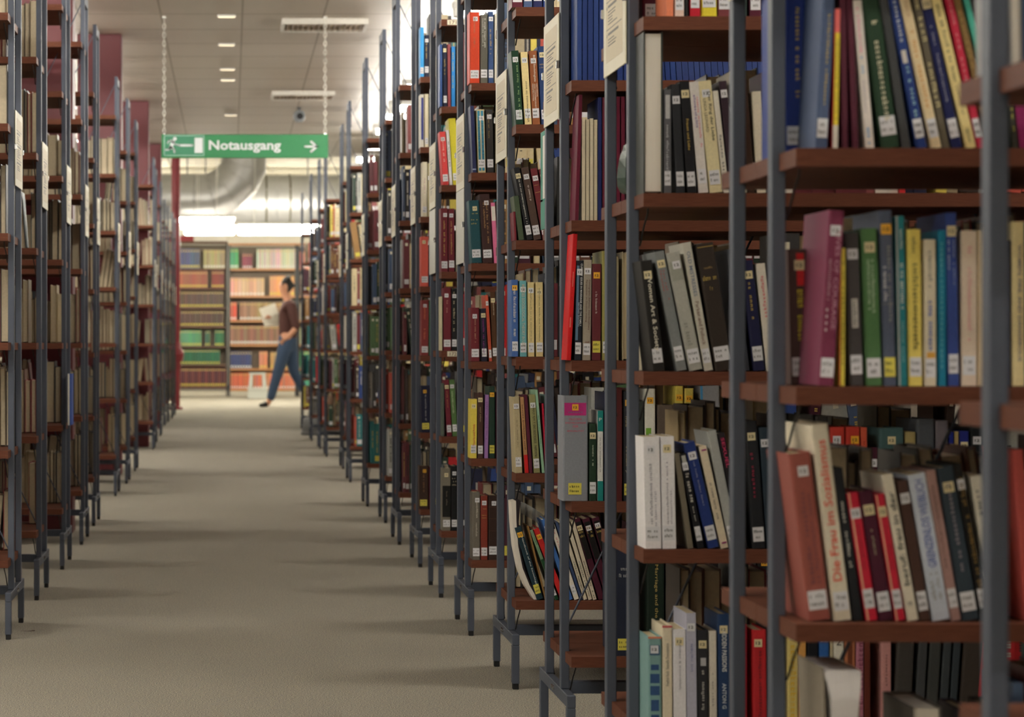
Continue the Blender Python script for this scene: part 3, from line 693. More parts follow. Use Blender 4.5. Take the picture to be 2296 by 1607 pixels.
SR('B', 1, [
 (1262,1319,887,0,(140,144,152),'TB',(('#',(188,48,126),.07,.19,.06,.93),('ERNEST',(120,120,150),'a',.155,.165,.22,.8),('ULLSTEIN',(206,84,110),'a',.215,.235,.24,.74),('ENZYKLOPÄDIE',(206,84,110),'a',.248,.268,.1,.92),('DER',(206,84,110),'a',.283,.303,.4,.62),('SEXUALITÄT',(206,84,110),'a',.325,.345,.16,.84)),{'front':1,'d':.075}),
 (1321,1338,950,0,(36,58,42),'tb',(dn(20,(190,200,180),.28,.55,.42,.66),)),
 (1340,1353,921,0,(226,226,222),'',(('#',(30,134,130),0,.23,0,1),('P',Wt,'a',.08,.115,.25,.75),dn(30,(110,110,110),.3,.7,.4,.6),('#',(30,134,130),.78,1,0,1))),
 (1355,1377,879,0,(32,38,66),'B',(('MARRIAGE, DIVORCE AND THE FAMILY',(230,230,230),'d',.12,.86,.34,.62),)),
 (1380,1396,870,0,(90,40,40)), (1398,1420,878,0,(30,32,36),'TB',(('World',(190,170,110),'d',.22,.32,.2,.45),('S S Shashi',(190,170,110),'d',.5,.68,.25,.5),('Vol.',(200,190,150),'a',.72,.745,.2,.85))),
 (1424,1444,900,0,(60,66,60)), (1446,1470,872,0,(226,224,212),'T',(('#',(120,170,60),.35,.9,.1,.6),)), (1474,1511,908,0,(96,84,74)),
 (1514,1533,866,0,(214,194,90),'T'), (1535,1556,871,0,(208,190,96),'T'), (1576,1620,866,-6,(150,150,154),'',(('#',(80,150,200),0,1,.0,.12),)), (1626,1690,925,0,(60,58,56)), (1698,1722,890,0,(38,40,48),'T')])
SR('B', 0, [
 (1380,1423,1215,-1,(38,44,62),'B',(('~7',(190,190,190),'a',.22,.25,.3,.9),('~9',(190,190,190),'a',.28,.31,.2,.9)),{'d':.2}),
 (1450,1490,1243,0,(28,42,34),'',(('Marriage and the Family',(170,150,90),'d',.1,.85,.42,.66),)),
 (1497,1535,1236,0,(30,58,50),'t',(('Handbook of',(150,190,140),'d',.18,.42,.62,.8),('the Sociology of Gender',(150,190,140),'d',.18,.78,.34,.54))),
 (1538,1551,1240,0,(70,64,66),'T',(('#',(124,30,48),.15,.6,.05,.95),('Dictionary of Gender',(200,150,120),'d',.17,.58,.35,.7))),
 (1554,1592,1236,0,(30,24,26),'',(('#',(124,36,40),.325,.332,.04,.96),('A-K',(214,206,190),'a',.365,.39,.35,.7),('#',(124,36,40),.41,.417,.04,.96))),
 (1594,1625,1236,0,(30,24,26),'',(('#',(124,36,40),.325,.332,.04,.96),('L-Z',(214,206,190),'a',.345,.37,.3,.7),('INDEX',(190,182,166),'a',.385,.40,.25,.78),('#',(124,36,40),.41,.417,.04,.96))),
 (1628,1636,1240,0,(70,86,110)), (1638,1652,1240,0,(70,40,50),'',(('of Adolescence',(200,150,150),'d',.3,.7,.3,.6),)), (1656,1696,1240,0,(60,60,66)), (1699,1730,1236,0,(26,26,28),'T',(('Klei',(210,210,206),'a',.345,.37,.3,.9),)), (1734,1758,1240,0,(50,54,60)), (1765,1782,1250,0,(30,106,170),'',(('~6',(220,226,230),'u',.1,.8,.4,.8),))])
SR('D', 5, [(1148,1173,-120,0,(98,34,52),'b'), (1174,1194,-110,0,(80,100,140),'b'), (1195,1217,-110,0,(36,42,90),'b'), (1218,1233,-120,0,(50,76,150),'b')])
SR('D', 4, [
 (1157,1174,114.5,-11,(32,66,46),'tb',(un(34,(150,180,120),.1,.9,.5,.74),)),
 (1177,1193,117.5,-10,(236,216,156),'tb',(un(24,(90,80,60),.4,.84,.4,.65),un(4,(70,60,40),.87,.96,.4,.65)),{'soft':True}),
 (1194,1212,114.5,-8,(154,92,56),'tb',(('Black Sociologists',(232,222,204),'d',.06,.42,.42,.74),('AND CONTEMPORARY',(226,214,196),'d',.45,.78,.45,.62),('HISTORICAL',(226,214,196),'d',.45,.63,.72,.88),('PERSPECTIVES',(226,214,196),'d',.45,.68,.2,.36))),
 (1214,1233,104.6,-9,(46,70,118),'tb',(ac(8,(190,160,110),.22,.24),ac(8,(190,160,110),.26,.28),ac(8,(190,160,110),.35,.37)))])
SR('D', 3, [
 (1154,1159,475,-3,(120,40,52)), (1162,1176,440,-12,(78,92,70)),
 (1179,1196,377,-30,(38,38,40),'tb',(un(44,(222,220,210),.16,.78,.34,.62),)), (1197,1215,377,-29,(84,66,58),'tb',(un(16,(220,210,200),.24,.46,.4,.6),)),
 (1217,1233,379,-28,(116,48,54),'tb',(ac(3,G,.23,.24),ac(4,G,.33,.34))), (1235,1248,380,-27,(112,46,52),'tb')])
SR('D', 2, [
 (1147.5,1163,627.5,-1,(74,108,172),'Tb',(dn(22,(232,228,214),.12,.56,.3,.7),dn(5,(232,228,214),.64,.74,.3,.7))),
 (1166,1182,629.6,-1,(116,184,190),'tb',(('MENZIES SOCIOLOGICAL THEORY IN USE',(204,196,176),'d',.05,.86,.3,.74),)),
 (1184,1199,633,-1,(224,204,146),'tb',(dn(44,(110,96,70),.08,.8,.42,.58),)), (1202,1219,633,-1,(224,204,146),'tb',(dn(44,(110,96,70),.08,.8,.42,.58),)),
 (1221,1234,613,-1,(36,38,50),'tb',(dn(26,(150,130,80),.2,.75,.4,.6),))])
SR('D', 1, [
 (1156,1172,890,-7,(186,172,136),'tb',(ac(5,(80,70,50),.16,.17),un(30,(120,106,80),.3,.66,.4,.58),ac(5,(80,70,50),.8,.81))),
 (1177,1186,891,-11,(186,140,96),'',(('#',(200,34,36),.76,1,0,1),dn(26,(90,60,40),.1,.7,.3,.7))), (1187,1195,886,-12,(88,30,50)),
 (1197,1212,886,-11,(150,148,100),'tb',(un(14,(70,66,40),.14,.36,.35,.7),('SOZIOLOGIE UND',(52,48,34),'u',.38,.62,.35,.7),('FRAGEN',(52,48,34),'u',.65,.8,.35,.7))),
 (1213,1222,875,-16,(150,190,158),'',(un(22,(60,90,70),.3,.72,.3,.6),)), (1223,1226,905,-8,(190,30,60)), (1228,1244,885,-6,(146,186,180),'t')])
SR('D', 0, [
 (1204,1220,1184,-50,(32,56,66),'TB',(('Handbook of the Sociology',(226,226,220),'d',.14,.8,.5,.78),)), (1222,1226,1180,-40,(150,112,64)),
 (1243,1254,1191,-62,(120,150,118),'b',(('#',(26,70,42),.42,1,0,1),un(14,(60,90,60),.1,.36,.3,.7))), (1258,1272,1188,-62,(198,40,38),'T'),
 (1276,1286,1166,-62,(66,112,180),'t'), (1288,1300,1170,-58,(226,220,206),'b',(un(12,(200,90,100),.05,.5,.3,.6),),{'soft':True}), (1301,1308,1172,-56,(60,76,112)),
 (1309,1318,1172,-54,(214,204,180),'',(un(18,(60,56,50),.5,.98,.3,.6),),{'soft':True}), (1320,1329,1170,-52,(216,206,184),'',(un(18,(60,56,50),.5,.98,.3,.6),),{'soft':True}), (1330,1339,1170,-50,(212,200,176),'',(un(18,(60,56,50),.5,.98,.3,.6),),{'soft':True}),
 (1341,1358,1165,-56,(76,26,44),'t',(('#',(24,22,22),.04,.5,.08,.92),ac(5,G,.1,.13),ac(6,G,.15,.18),ac(7,G,.2,.23))), (1360,1377,1165,-54,(76,26,44),'t',(('#',(24,22,22),.04,.5,.08,.92),ac(5,G,.1,.13),ac(6,G,.15,.18),ac(7,G,.2,.23))), (1379,1397,1163,-52,(76,26,44),'t',(('#',(24,22,22),.04,.5,.08,.92),ac(5,G,.1,.13),ac(6,G,.15,.18)))])
SR('E', 5, [(1053,1076,27,0,(214,72,42),'tb',(dn(24,(170,110,80),.08,.5,.4,.6),)), (1077,1094,33,0,(100,98,88),'b',(un(26,(222,220,210),.05,.48,.5,.7),un(20,(222,220,210),.05,.48,.25,.4))), (1095,1107,26,0,(58,82,128),'tb',(dn(22,(200,170,110),.25,.6,.3,.6),)), (1109,1122,30,0,(226,220,204))])
SR('E', 4, [(1060,1069,238,-6,(44,50,90),'',(('#',(150,160,190),.94,.96,0,1),)), (1072,1090,246,-4,(206,192,150),'tb',(('#',(60,140,170),.02,.97,.12,.42),('#',(60,140,170),.02,.97,.56,.86),dn(24,(40,60,70),.1,.8,.2,.36),dn(24,(40,60,70),.1,.8,.62,.8))), (1092,1108,246,-3,(52,50,48),'tb',(dn(22,(140,116,70),.06,.5,.3,.5),)), (1110,1124,250,0,(96,84,60))])
SR('E', 3, [(1058,1081,450,-7,(36,78,86),'tb',(ac(6,G,.2,.22),ac(4,G,.3,.32),ac(4,G,.36,.38))), (1083,1106,436,-8,(64,42,40),'tb',(dn(30,(180,140,90),.12,.72,.58,.74),dn(20,(180,140,90),.12,.5,.3,.46))), (1108,1118,455,-8,(226,120,160),'',(('#',(232,226,214),.06,.3,.05,.95),))])
SR('E', 2, [(1056,1076,690,-1,(112,40,48),'tb',(dn(22,(190,150,120),.22,.7,.45,.62),)), (1080,1093,692,-3,(40,38,54),'tb',(dn(20,(150,50,140),.2,.85,.35,.6),)), (1094,1104,662,-11,(200,88,64),'tb',(un(22,(150,50,40),.15,.7,.3,.6),)), (1105,1116,655,-6,(84,56,34),'tb',(dn(10,(226,216,190),.1,.34,.5,.7),)), (1118,1124,680,0,(210,130,60))])
SR('E', 1, [(1054.5,1069,895,1,(232,212,92),'tb',(('Theorie und Politik',(206,60,50),'u',.42,.8,.4,.72),),{'soft':True}), (1071,1084,881,0,(78,52,44),'tb',(dn(14,(190,170,130),.2,.45,.4,.6),)), (1086,1095,885.6,2,(160,120,176),'',(un(20,(110,60,130),.1,.7,.3,.6),)), (1097,1110,866.6,0,(38,62,50),'TB'), (1112,1122,880,0,(70,30,44))])
SR('E', 0, [(1059,1077,1104,0,(110,104,94),'tb',(dn(20,(214,206,190),.1,.4,.5,.7),dn(12,(214,206,190),.45,.66,.45,.62))), (1078,1094,1111.6,0,(134,58,44),'tb',(ac(4,G,.2,.21),ac(5,G,.3,.31),ac(5,G,.34,.35))), (1095,1117,1110.5,0,(56,38,32),'tb',(('#',(90,62,46),.18,.185,0,1),('#',(90,62,46),.36,.365,0,1),('#',(90,62,46),.55,.555,0,1)))])
SR('G', 5, [(986,992,100,0,(60,90,150)), (994,1003,97.6,-1,(34,38,60),'tb',(dn(14,G,.25,.5,.3,.6),)), (1004,1011,99.6,-1,(150,76,82)), (1012,1021,104.6,0,(52,140,214),'',(dn(20,(216,206,90),.1,.7,.3,.6),)), (1023,1034,100,0,(60,56,54))])
SR('G', 4, [(993,1007,296,-8,(220,74,74),'tb',(un(14,(240,190,180),.1,.6,.3,.6),)), (1008,1015,292,-8,(228,226,222),'',(un(16,K,.2,.7,.3,.7),)), (1016,1032,266,-10,(218,208,60),'b')])
SR('G', 3, [(989,1005,467,-1,(110,40,50),'tb',(dn(24,G,.2,.75,.4,.6),)), (1006,1020,468,-1,(110,40,50),'tb',(dn(24,G,.2,.75,.4,.6),)), (1022,1034,470,0,(140,132,110))])
SR('G', 2, [(988,992,665,0,(214,206,170)), (994,1012,645.5,0,(116,44,54),'tb',(dn(10,(196,150,130),.2,.4,.4,.6),)), (1013,1025,647.6,0,(30,30,32),'tb',(dn(22,(206,196,160),.05,.7,.3,.6),))])
SR('G', 1, [(992,996,860,0,(90,100,90)), (1000,1014,852,-7,(112,38,52),'tb',(dn(12,(190,130,80),.2,.5,.4,.6),)), (1015,1027,852,-8,(88,120,70),'tb',(dn(16,(206,220,180),.2,.6,.3,.6),))])
SR('G', 0, [(992,1011,1050,0,(124,118,104),'tb',(('#',(24,24,22),.28,.78,0,1),dn(10,(120,110,90),.34,.6,.45,.6))), (1012,1026,1045,0,(24,24,26),'tb',(ac(4,(206,190,160),.18,.2),ac(4,(206,190,160),.23,.25),ac(4,(206,190,160),.28,.3)))])
SR('H', 6, [(942,951,61,0,(66,164,232),'b'), (952,962,79,0,(34,40,64),'tb',(dn(16,G,.2,.6,.3,.6),))])
SR('H', 5, [(942,950.5,212,0,(226,222,210),'',(('#',(60,66,140),.06,.86,.3,.9),)), (952,961,211,0,(228,218,190),'b')])
SR('H', 4, [(947,958,363.5,0,(228,220,196),'b',(dn(12,(170,80,130),.3,.6,.4,.6),)), (959,967,366,0,(200,190,150))])
SR('H', 3, [(944,961,530.6,0,(214,96,84),'tb'), (962,970,540,0,(40,80,110))])
SR('H', 2, [(944,961,673,1,(136,58,58),'tb',(dn(9,(220,120,80),.12,.36,.35,.6),dn(8,(220,120,80),.52,.72,.35,.6))), (962,968,674,0,(60,110,84))])
SR('H', 0, [(940,961,1044,0,(64,44,36),'TB',(dn(14,(150,110,70),.2,.62,.42,.6),)), (962,969,1046,0,(84,24,40))])
SR('H', 1, [(945.5,965.6,864.5,-2,(30,32,58),'TB',(dn(20,(190,190,190),.2,.75,.45,.58),))])
# ------------------------------------------------------------------ special items among the books
D0 = RK['D'][1]
def PD(x, y, Y): return ((x-VX)*Y/F, EYE-(y-VY)*Y/F)
t = thing('magazine', 'white magazine bent in a curve against the post, lowest shelf up, fifth right bookcase', 'magazine', (0, 0, 0))
pts = [(1146,1124),(1148,1170),(1153,1225),(1163,1275),(1177,1312),(1196,1343)]
a = [PD(x, y, D0+.03) for x, y in pts]; b = [PD(x+w_, y-2, D0+.03) for (x, y), w_ in zip(pts, (10, 9, 8, 8, 9, 9))]
b[-1] = (b[-1][0], a[-1][1])
q = MB(); q.prism(a + b[::-1], D0+.02, D0+.105, axis='y'); put('page_block', q.mesh('pages', page_w), t)
c = [PD(x+w_, y-2, D0+.03) for (x, y), w_ in zip(pts, (20, 14, 11, 11, 13, 13))]; c[-1] = (c[-1][0], a[-1][1])
q = MB(); q.prism([(p[0]+.0004, p[1]) for p in b] + [(p[0]+.0004, p[1]) for p in c][::-1], D0+.02, D0+.105, axis='y'); put('cover', q.mesh('cover', cm((46, 38, 42))), t)
t['group'] = 'papers on the lowest shelf'
plast = mat('clear_plastic_film', (210, 214, 214), .15, alpha=.38)
t = thing('plastic_sleeve', 'clear plastic sleeve drooping over the leaning books, lowest shelf, fifth right bookcase', 'sleeve', (0, 0, 0))
q = MB(); v = []; n = 10
for i in range(n+1):
    u = i/n; x = 1168+u*56; yt = 1124+8*math.sin(u*2.4)+u*u*30; yb = 1150+u*32
    for (yy, dz) in ((yt, 0), (yb, .02)):
        p = PD(x, yy, D0+.16-dz); v.append((p[0], D0+.16-dz-.03*math.sin(u*3.1), p[1]))
f = [(2*i, 2*i+1, 2*i+3, 2*i+2) for i in range(n)]
o2 = [(p[0], p[1]+.0008, p[2]) for p in v]
q.add(v, f, 0, True); q.add(o2, f, 0, True); put('film', q.mesh('film', plast), t)
# fanned white pages standing on the lowest board of the second bookcase
Yf = RK['A'][1]+.03; za = RK['A'][3][0]
t = thing('book', 'open book with fanned white pages, lowest shelf up, second right bookcase', 'book', (0, 0, 0), group='books on the lowest shelf of the second right bookcase')
def PA(x, y): return ((x-VX)*Yf/F, EYE-(y-VY)*Yf/F)
L_ = [PA(1866,1620), PA(1864,1570), PA(1857,1535), PA(1851,1516), PA(1850,1507), PA(1855,1502)]; R_ = [PA(1928,1502), PA(1931,1508), PA(1930,1540), PA(1926,1580), PA(1922,1620)]
prof = [(L_[0][0]+.004, za+.003)] + L_ + R_ + [(R_[-1][0]-.004, za+.003)]
q = MB(); q.prism(prof, Yf, Yf+.15, axis='y'); put('page_block', q.mesh('pages', mat('fanned_white_pages', (240, 236, 236), .7, noise=.14, nscale=300, stretch=(5, 1, .05))), t)
q = MB(); x_ = L_[0][0]; q.prism([(x_-.004, za+.0006), (x_-.001, za+.0006), (x_-.001, za+.06), (PA(1848,1500)[0], PA(0,1498)[1]), (PA(1846,1500)[0], PA(0,1498)[1])], Yf+.004, Yf+.16, axis='y')
q.box(R_[-1][0]+.001, R_[-1][0]+.0035, Yf+.004, Yf+.16, za+.0006, za+.2); put('cover', q.mesh('cover', cm((150, 140, 124))), t); N_IND[0] += 1
# teal and white magazine standing at the aisle end, back side of the fourth bookcase
Y, X, z = RK['B'][1]+.42, .672, RK['B'][3][3]
t = thing('magazine', 'white magazine with green border standing behind the post of the fourth right bookcase', 'magazine', (X, Y, z+.0006))
q = MB(); q.box(0, .006, 0, .10, 0, .21); put('page_block', q.mesh('pages', page_w), t)
q = MB(); q.box(0, .008, -.0012, 0, 0, .21); q.box(-.0008, -.0002, 0, .1, 0, .21); put('cover', q.mesh('cover', cm((226, 226, 218))), t)
q = MB()
for bx in ((-.0011,-.0008, 0, .1, 0, .065), (-.0011,-.0008, 0, .1, .2, .21), (-.0011,-.0008, .0, .006, .065, .2), (-.0011,-.0008, .06, .1, .06, .2), (0, .008, -.0016,-.0012, 0, .065), (0, .008, -.0016,-.0012, .2, .21), (0, .001, -.0016,-.0012, .065, .2)): q.box(*bx)
put('green_border', q.mesh('border', cm((40, 140, 116))), t)
q = MB()
for k in range(7):
    an = math.pi*(.08+k*.14); q.prism([(.004+math.cos(an)*.0012-.0002, .172+math.sin(an)*.003), (.004+math.cos(an)*.0012+.0003, .172+math.sin(an)*.003), (.004+math.cos(an)*.0034+.0003, .172+math.sin(an)*.016), (.004+math.cos(an)*.0034-.0002, .172+math.sin(an)*.016)], -.0019, -.0016, axis='y')
put('sunburst_emblem', q.mesh('emblem', ink), t)
# grey-green floppy folder hanging out of the fourth shelf of the third bookcase
Yc = RK['C'][1]
t = thing('soft_folder', 'grey-green floppy folder sagging past the post, fourth shelf up, third right bookcase', 'folder', (0, 0, 0))
g_ = mat('grey_green_plastic', (70, 86, 78), .4)
q = MB(); Yq = Yc+.20; v = []
prof = [(1407,322,.10),(1399,338,.08),(1392,356,.07),(1385,378,.05),(1381,400,.04),(1383,418,.045),(1392,430,.06),(1403,434,.075)]
for x, y, dy in prof:
    v.append(((x-VX)*Yq/F, Yc+.15+dy, EYE-(y-VY)*Yq/F)); v.append(((1398-VX)*Yq/F + (x-1381)*.0002, Yc+.165+dy*.3, EYE-(y-VY)*Yq/F)); v.append(((1424-VX)*Yq/F, Yc+.18, EYE-(y-VY)*Yq/F))
n_ = len(prof); f = [(3*i+j, 3*i+j+1, 3*i+j+4, 3*i+j+3) for i in range(n_-1) for j in (0, 1)]
q.add(v, f, 0, False); q.add([(p[0]+.001, p[1]+.004, p[2]) for p in v], f, 0, False); put('flap', q.mesh('flap', g_), t)
# book standing on the first bookcase far board, right edge of the frame
Yz = RK['Z'][1]
book((2266-VX)*(Yz+.40)/F, Yz+.40, RK['Z'][3][3], .011, .12, .235, -.02, (150, 150, 150), 'white paged book at the right edge of the frame, first right bookcase', rev=True, white_pages=True); N_IND[0] += 1
book((2266-VX)*(Yz+.40)/F+.013, Yz+.40, RK['Z'][3][3], .016, .12, .22, -.02, (60, 100, 160), 'blue book beside a white paged book, first right bookcase', rev=True); N_IND[0] += 1
# blue and white slim book near the end of the third left bookcase
book(-.600, RK['c'][1]+.02, LL[1], .013, .15, .19, 0, (60, 90, 170), 'slim blue and white book alone on the near side, third left bookcase', titles=[('#', (226, 224, 214), 0, 1, 0, .5)]); N_IND[0] += 1

# ------------------------------------------------------------------ all the other rows
for k, Y0, X, lv in RIGHT:
    two = k in 'ACBDE'; 
    for i in range(len(lv)):
        z = lv[i]
        if z > 1.8 and k not in 'H': continue
        x_end = X + (1.97 if two else .97)
        if k != 'Z':
            x_st = LASTX.get((k, i), X + .004) + .001
            hand = (k, i) in LASTX
            if not (k == 'G' and i == 6): fill(k, i, 1, x_st, x_end, dens=.95, indiv=0 if hand else (2 if k in 'IJK' else 0))
            if not (k == 'A' and i == 0): fill(k, i, 1, X + (.14 if (k, i) == ('B', 0) else .12 if k in 'ACB' else .04), X + .97, near=False, rev=True, pal=PALB, dens=.9)
for n_, keys in ((3, 'ab'), (3, 'cd')):
    pass
for k, Y0, X, lv in LEFT:
    for i in range(len(lv)):
        if lv[i] > (1.5 if k in 'cde' else 1.9): continue
        fill(k, i, -1, X + .012, X + .97, near=False, rev=True, pal=PALB, dens=.93, indiv={'a': 1, 'b': 3, 'c': 3, 'd': 2, 'e': 2}.get(k, 0))
print('INDIVIDUAL BOOKS', N_IND[0], 'STUFF FACES', len(STUFF.f))

# ------------------------------------------------------------------ cards hung on the ends of the bookcases
def card_meshes(s, blank, seed):
    r = random.Random(seed); W_, H_ = .28, .215
    a = MB(); a.bbox(-.0012, .0012, 0, W_, 0, H_, .0006)
    cardm = a.mesh('card', card_w if blank else card)
    if blank: return cardm, None, None
    fx = -.0012 if s > 0 else .0012
    def box(y0, y1, z0, z1, t0, t1, q):
        q.box(*sorted((fx*(1) + (-t0 if s > 0 else t0), fx + (-t1 if s > 0 else t1))), y0, y1, z0, z1)
    sh = MB(); box(.035, W_-.035, .022, H_-.02, 0, .0004, sh)
    ik = MB()
    def U(u): return (W_-.035-u) if s > 0 else (.035+u)
    z = H_-.055
    def line(u0, u1, zz, th): a_, b_ = sorted((U(u0), U(u1))); box(a_, b_, zz, zz+th, .0004, .0007, ik)
    for blk in range(3):
        line(.008, .20, z, .0014); z -= .010
        line(.03, .03+r.uniform(.10, .16), z, .0042); line(.012, .018, z-.002, .005); z -= .008
        for _ in range((3, 5, 3)[blk]):
            u = .03
            while u < .03+r.uniform(.05, .14): w_ = r.uniform(.005, .02); line(u, u+w_, z, .0018); u += w_+.002
            z -= .0052
        z -= .003
    return cardm, sh.mesh('sheet', card_in), ik.mesh('print', ink_soft)
clipm = MB(); clipm.bbox(-.004, .003, -.004, .004, -.008, .008, .001); clipm = clipm.mesh('clip', chrome)
def end_card(key, s, z, blank, i, X):
    Y = RK[key][1]
    side = 'right' if s > 0 else 'left'
    kind = 'blank pale card' if blank else 'cream card with printed shelf list'
    t = thing('shelf_list_card', f'{kind} on the end of the {RNO[key]}' + (', below the printed one' if blank else ''), 'sign', (s*(X-.0026), Y+.123, z), group='cards on the bookcase ends')
    a, b, c = card_meshes(s, blank, i*7+1)
    put('card', a, t)
    if b: put('printed_sheet', b, t); put('print', c, t)
    for dy in (.003, .277): put('clip', clipm, t, (-.0018*s, dy, .11))
for i, (k, Y0, X, lv) in enumerate(RIGHT):
    if k == 'Z': continue
    end_card(k, 1, 1.285 + random.uniform(-.004, .004), False, i, X)
    if k in 'EG': end_card(k, 1, 1.065, True, i, X)
for i, (k, Y0, X, lv) in enumerate(LEFT): end_card(k, -1, 1.285 + random.uniform(-.006, .006), False, i+40, X)
# paper labels on two boards of the seventh bookcase
for z, txt, nm in ((1.892, '171', 'top'), (.808, '172', 'middle')):
    q = MB(); q.box(.02, .075 if txt == '171' else .055, -.0008, -.0002, -.0185, -.002); flat_text(q, txt, .028, .05, -.0165, -.005, y=-.0011, mi=1)
    put('paper_label', q.mesh('label', [card, mat('brown_pen', (120, 80, 50))]), CASES['G'], (.008, 0, z))

# ------------------------------------------------------------------ emergency exit sign
SG = 17.6; s_ = F/SG
x0, x1 = (362-VX)/s_, (736-VX)/s_; z0, z1 = EYE-(354-VY)/s_, EYE-(301-VY)/s_
sg = thing('exit_sign', 'green hanging sign reading Notausgang with running man and white arrow', 'sign', (x0, SG, z0))
W_, H_ = x1-x0, z1-z0
green = mat('sign_green', (28, 134, 76), .4, noise=.03); green2 = mat('sign_grey_green', (52, 138, 100), .4, noise=.03); pale = mat('sign_white', (224, 230, 232), .4, noise=.02)
q = MB(); q.bbox(0, W_, 0, .022, 0, H_, .002); put('panel', q.mesh('panel', green), sg)
u = 1/4.415/s_
def SX(x): return (340 + x/4.415 - 362)/s_
def SZ(y): return (354 - (20 + y/4.415))/s_
q = MB()
fx0, fx1, fz0, fz1 = SX(120), SX(522), SZ(1455), SZ(1248)
q.box(fx0, fx1, -.0006, 0, fz0, fz1); put('pictogram_field', q.mesh('field', green2), sg)
q = MB(); th = .006
for bx in ((fx0, fx1, fz0, fz0+th), (fx0, fx1, fz1-th, fz1), (fx0, fx0+th, fz0, fz1), (fx1-th, fx1, fz0, fz1)): q.box(bx[0], bx[1], -.0014, -.0007, bx[2], bx[3])
put('pictogram_border', q.mesh('border', mat('sign_border', (150, 196, 176), .4)), sg)
q = MB()
def stroke(pts, w_):
    for (ax, ay), (bx, by) in zip(pts, pts[1:]):
        A = Vector((SX(ax), SZ(ay))); B = Vector((SX(bx), SZ(by))); d = (B-A).normalized(); nn = Vector((-d.y, d.x))*w_*u/2
        q.prism([tuple(A-nn), tuple(B-nn), tuple(B+nn), tuple(A+nn)], -.0014, -.0007, axis='y')
        for P_ in (A, B): q.prism([(P_.x+w_*u/2*math.cos(2*math.pi*k/14), P_.y+w_*u/2*math.sin(2*math.pi*k/14)) for k in range(14)], -.0014, -.0007, axis='y')
hc = Vector((SX(230), SZ(1285))); q.prism([(hc.x+19*u*math.cos(2*math.pi*k/18), hc.y+19*u*math.sin(2*math.pi*k/18)) for k in range(18)], -.0014, -.0007, axis='y')
stroke([(212,1312),(190,1372)], 34)                       # trunk
stroke([(205,1308),(176,1300),(160,1325)], 15)            # rear arm
stroke([(214,1318),(236,1345),(262,1345)], 15)            # front arm
stroke([(196,1370),(222,1385),(226,1418)], 18)            # front leg
stroke([(186,1368),(176,1392),(140,1394)], 17)            # rear leg
stroke([(275,1350),(400,1350)], 22)                       # pointer to the door
q.box(SX(425), SX(505), -.0014, -.0007, SZ(1425), SZ(1275))
put('running_man_pictogram', q.mesh('pictogram', pale), sg)
q = MB(); flat_text(q, 'Notausgang', SX(566), SX(1280), SZ(1424), SZ(1300), y=-.001, bold=.028); put('lettering', q.mesh('lettering', pale), sg)
q = MB(); stroke([(1520,1362),(1630,1362)], 20); stroke([(1580,1315),(1634,1362),(1580,1410)], 24); put('arrow', q.mesh('arrow', pale), sg)
lk = MB()
n = 12; ring = []
for k in range(n):
    a_ = 2*math.pi*k/n; ring.append((math.cos(a_)*.008, 0, math.sin(a_)*.017))
lk.tube(ring + [ring[0]], .0024, 6, cap=False); lkm = lk.mesh('chain_link', mat('white_plastic', (226, 224, 214), .4))
zc = HC - (z0+H_)
for xx in ((368-362)/s_, (729-362)/s_):
    ch = MB(); k = 0; zz = H_+.022
    while zz < HC - z0 - .012:
        for (vx, vy, vz) in [v.co for v in lkm.vertices]: ch.v.append((xx + (vx if k % 2 == 0 else vy), .011 + (vy if k % 2 == 0 else vx), zz + vz))
        o = len(ch.v) - len(lkm.vertices)
        for p in lkm.polygons: ch.f.append(tuple(i+o for i in p.vertices)); ch.m.append(0); ch.sm.append(True)
        zz += .026; k += 1
    put('chain', ch.mesh('chain', lkm.materials[0]), sg)
    hk = MB(); hk.bbox(xx-.008, xx+.008, .006, .016, H_-.002, H_+.012, .002); put('hook', hk.mesh('hook', chrome), sg)
    hk = MB(); hk.lathe([(.012, HC-z0-.012), (.012, HC-z0-.0005)], xx, .011, 12); put('ceiling_hook', hk.mesh('ceiling_hook', white_m), sg)

# ------------------------------------------------------------------ ceiling fittings
def grille(x0, x1, y0, y1, label):
    t = thing('louvre_light', label, 'ceiling light', ((x0+x1)/2, (y0+y1)/2, HC), group='louvred ceiling lights')
    hx, hy = (x1-x0)/2, (y1-y0)/2; q = MB()
    for bx in ((-hx, hx, -hy, -hy+.02), (-hx, hx, hy-.02, hy), (-hx, -hx+.02, -hy+.02, hy-.02), (hx-.02, hx, -hy+.02, hy-.02)): q.box(bx[0], bx[1], bx[2], bx[3], -.035, -.0005)
    put('frame', q.mesh('frame', mat('fitting_frame', (214, 210, 200), .4)), t)
    q = MB(); n = 15
    for k in range(n): x = -hx+.02+(2*hx-.04)*(k+.5)/n; q.box(x-.0015, x+.0015, -hy+.02, hy-.02, -.034, -.004)
    for y in (-.1, .1): q.box(-hx+.02, hx-.02, y-.001, y+.001, -.034, -.004)
    put('louvre', q.mesh('louvre', mat('louvre_metal', (176, 160, 140), .3, metal=.6)), t)
    q = MB(); q.box(-hx+.02, hx-.02, -hy+.02, hy-.02, -.0035, -.001); put('tray', q.mesh('tray', mat('dark_tray', (110, 98, 84))), t)
grille(.31, .83, 17.72, 18.2, 'louvred square ceiling light, unlit, nearer one right of the chain')
grille(.32, .81, 22.8, 23.28, 'louvred square ceiling light, unlit, farther one above the round fitting')
t = thing('ceiling_spotlight', 'round grey ceiling fitting with dark centre behind the exit sign chain', 'ceiling light', ((671-VX)*24.4/F, 24.4, HC))
q = MB(); q.lathe([(.0, -.005), (.02, -.005), (.02, -.0005)], 0, 0, 20); q.tube([(0, 0, -.004), (0, 0, -.035)], .007, 8); put('stem', q.mesh('stem', steel), t)
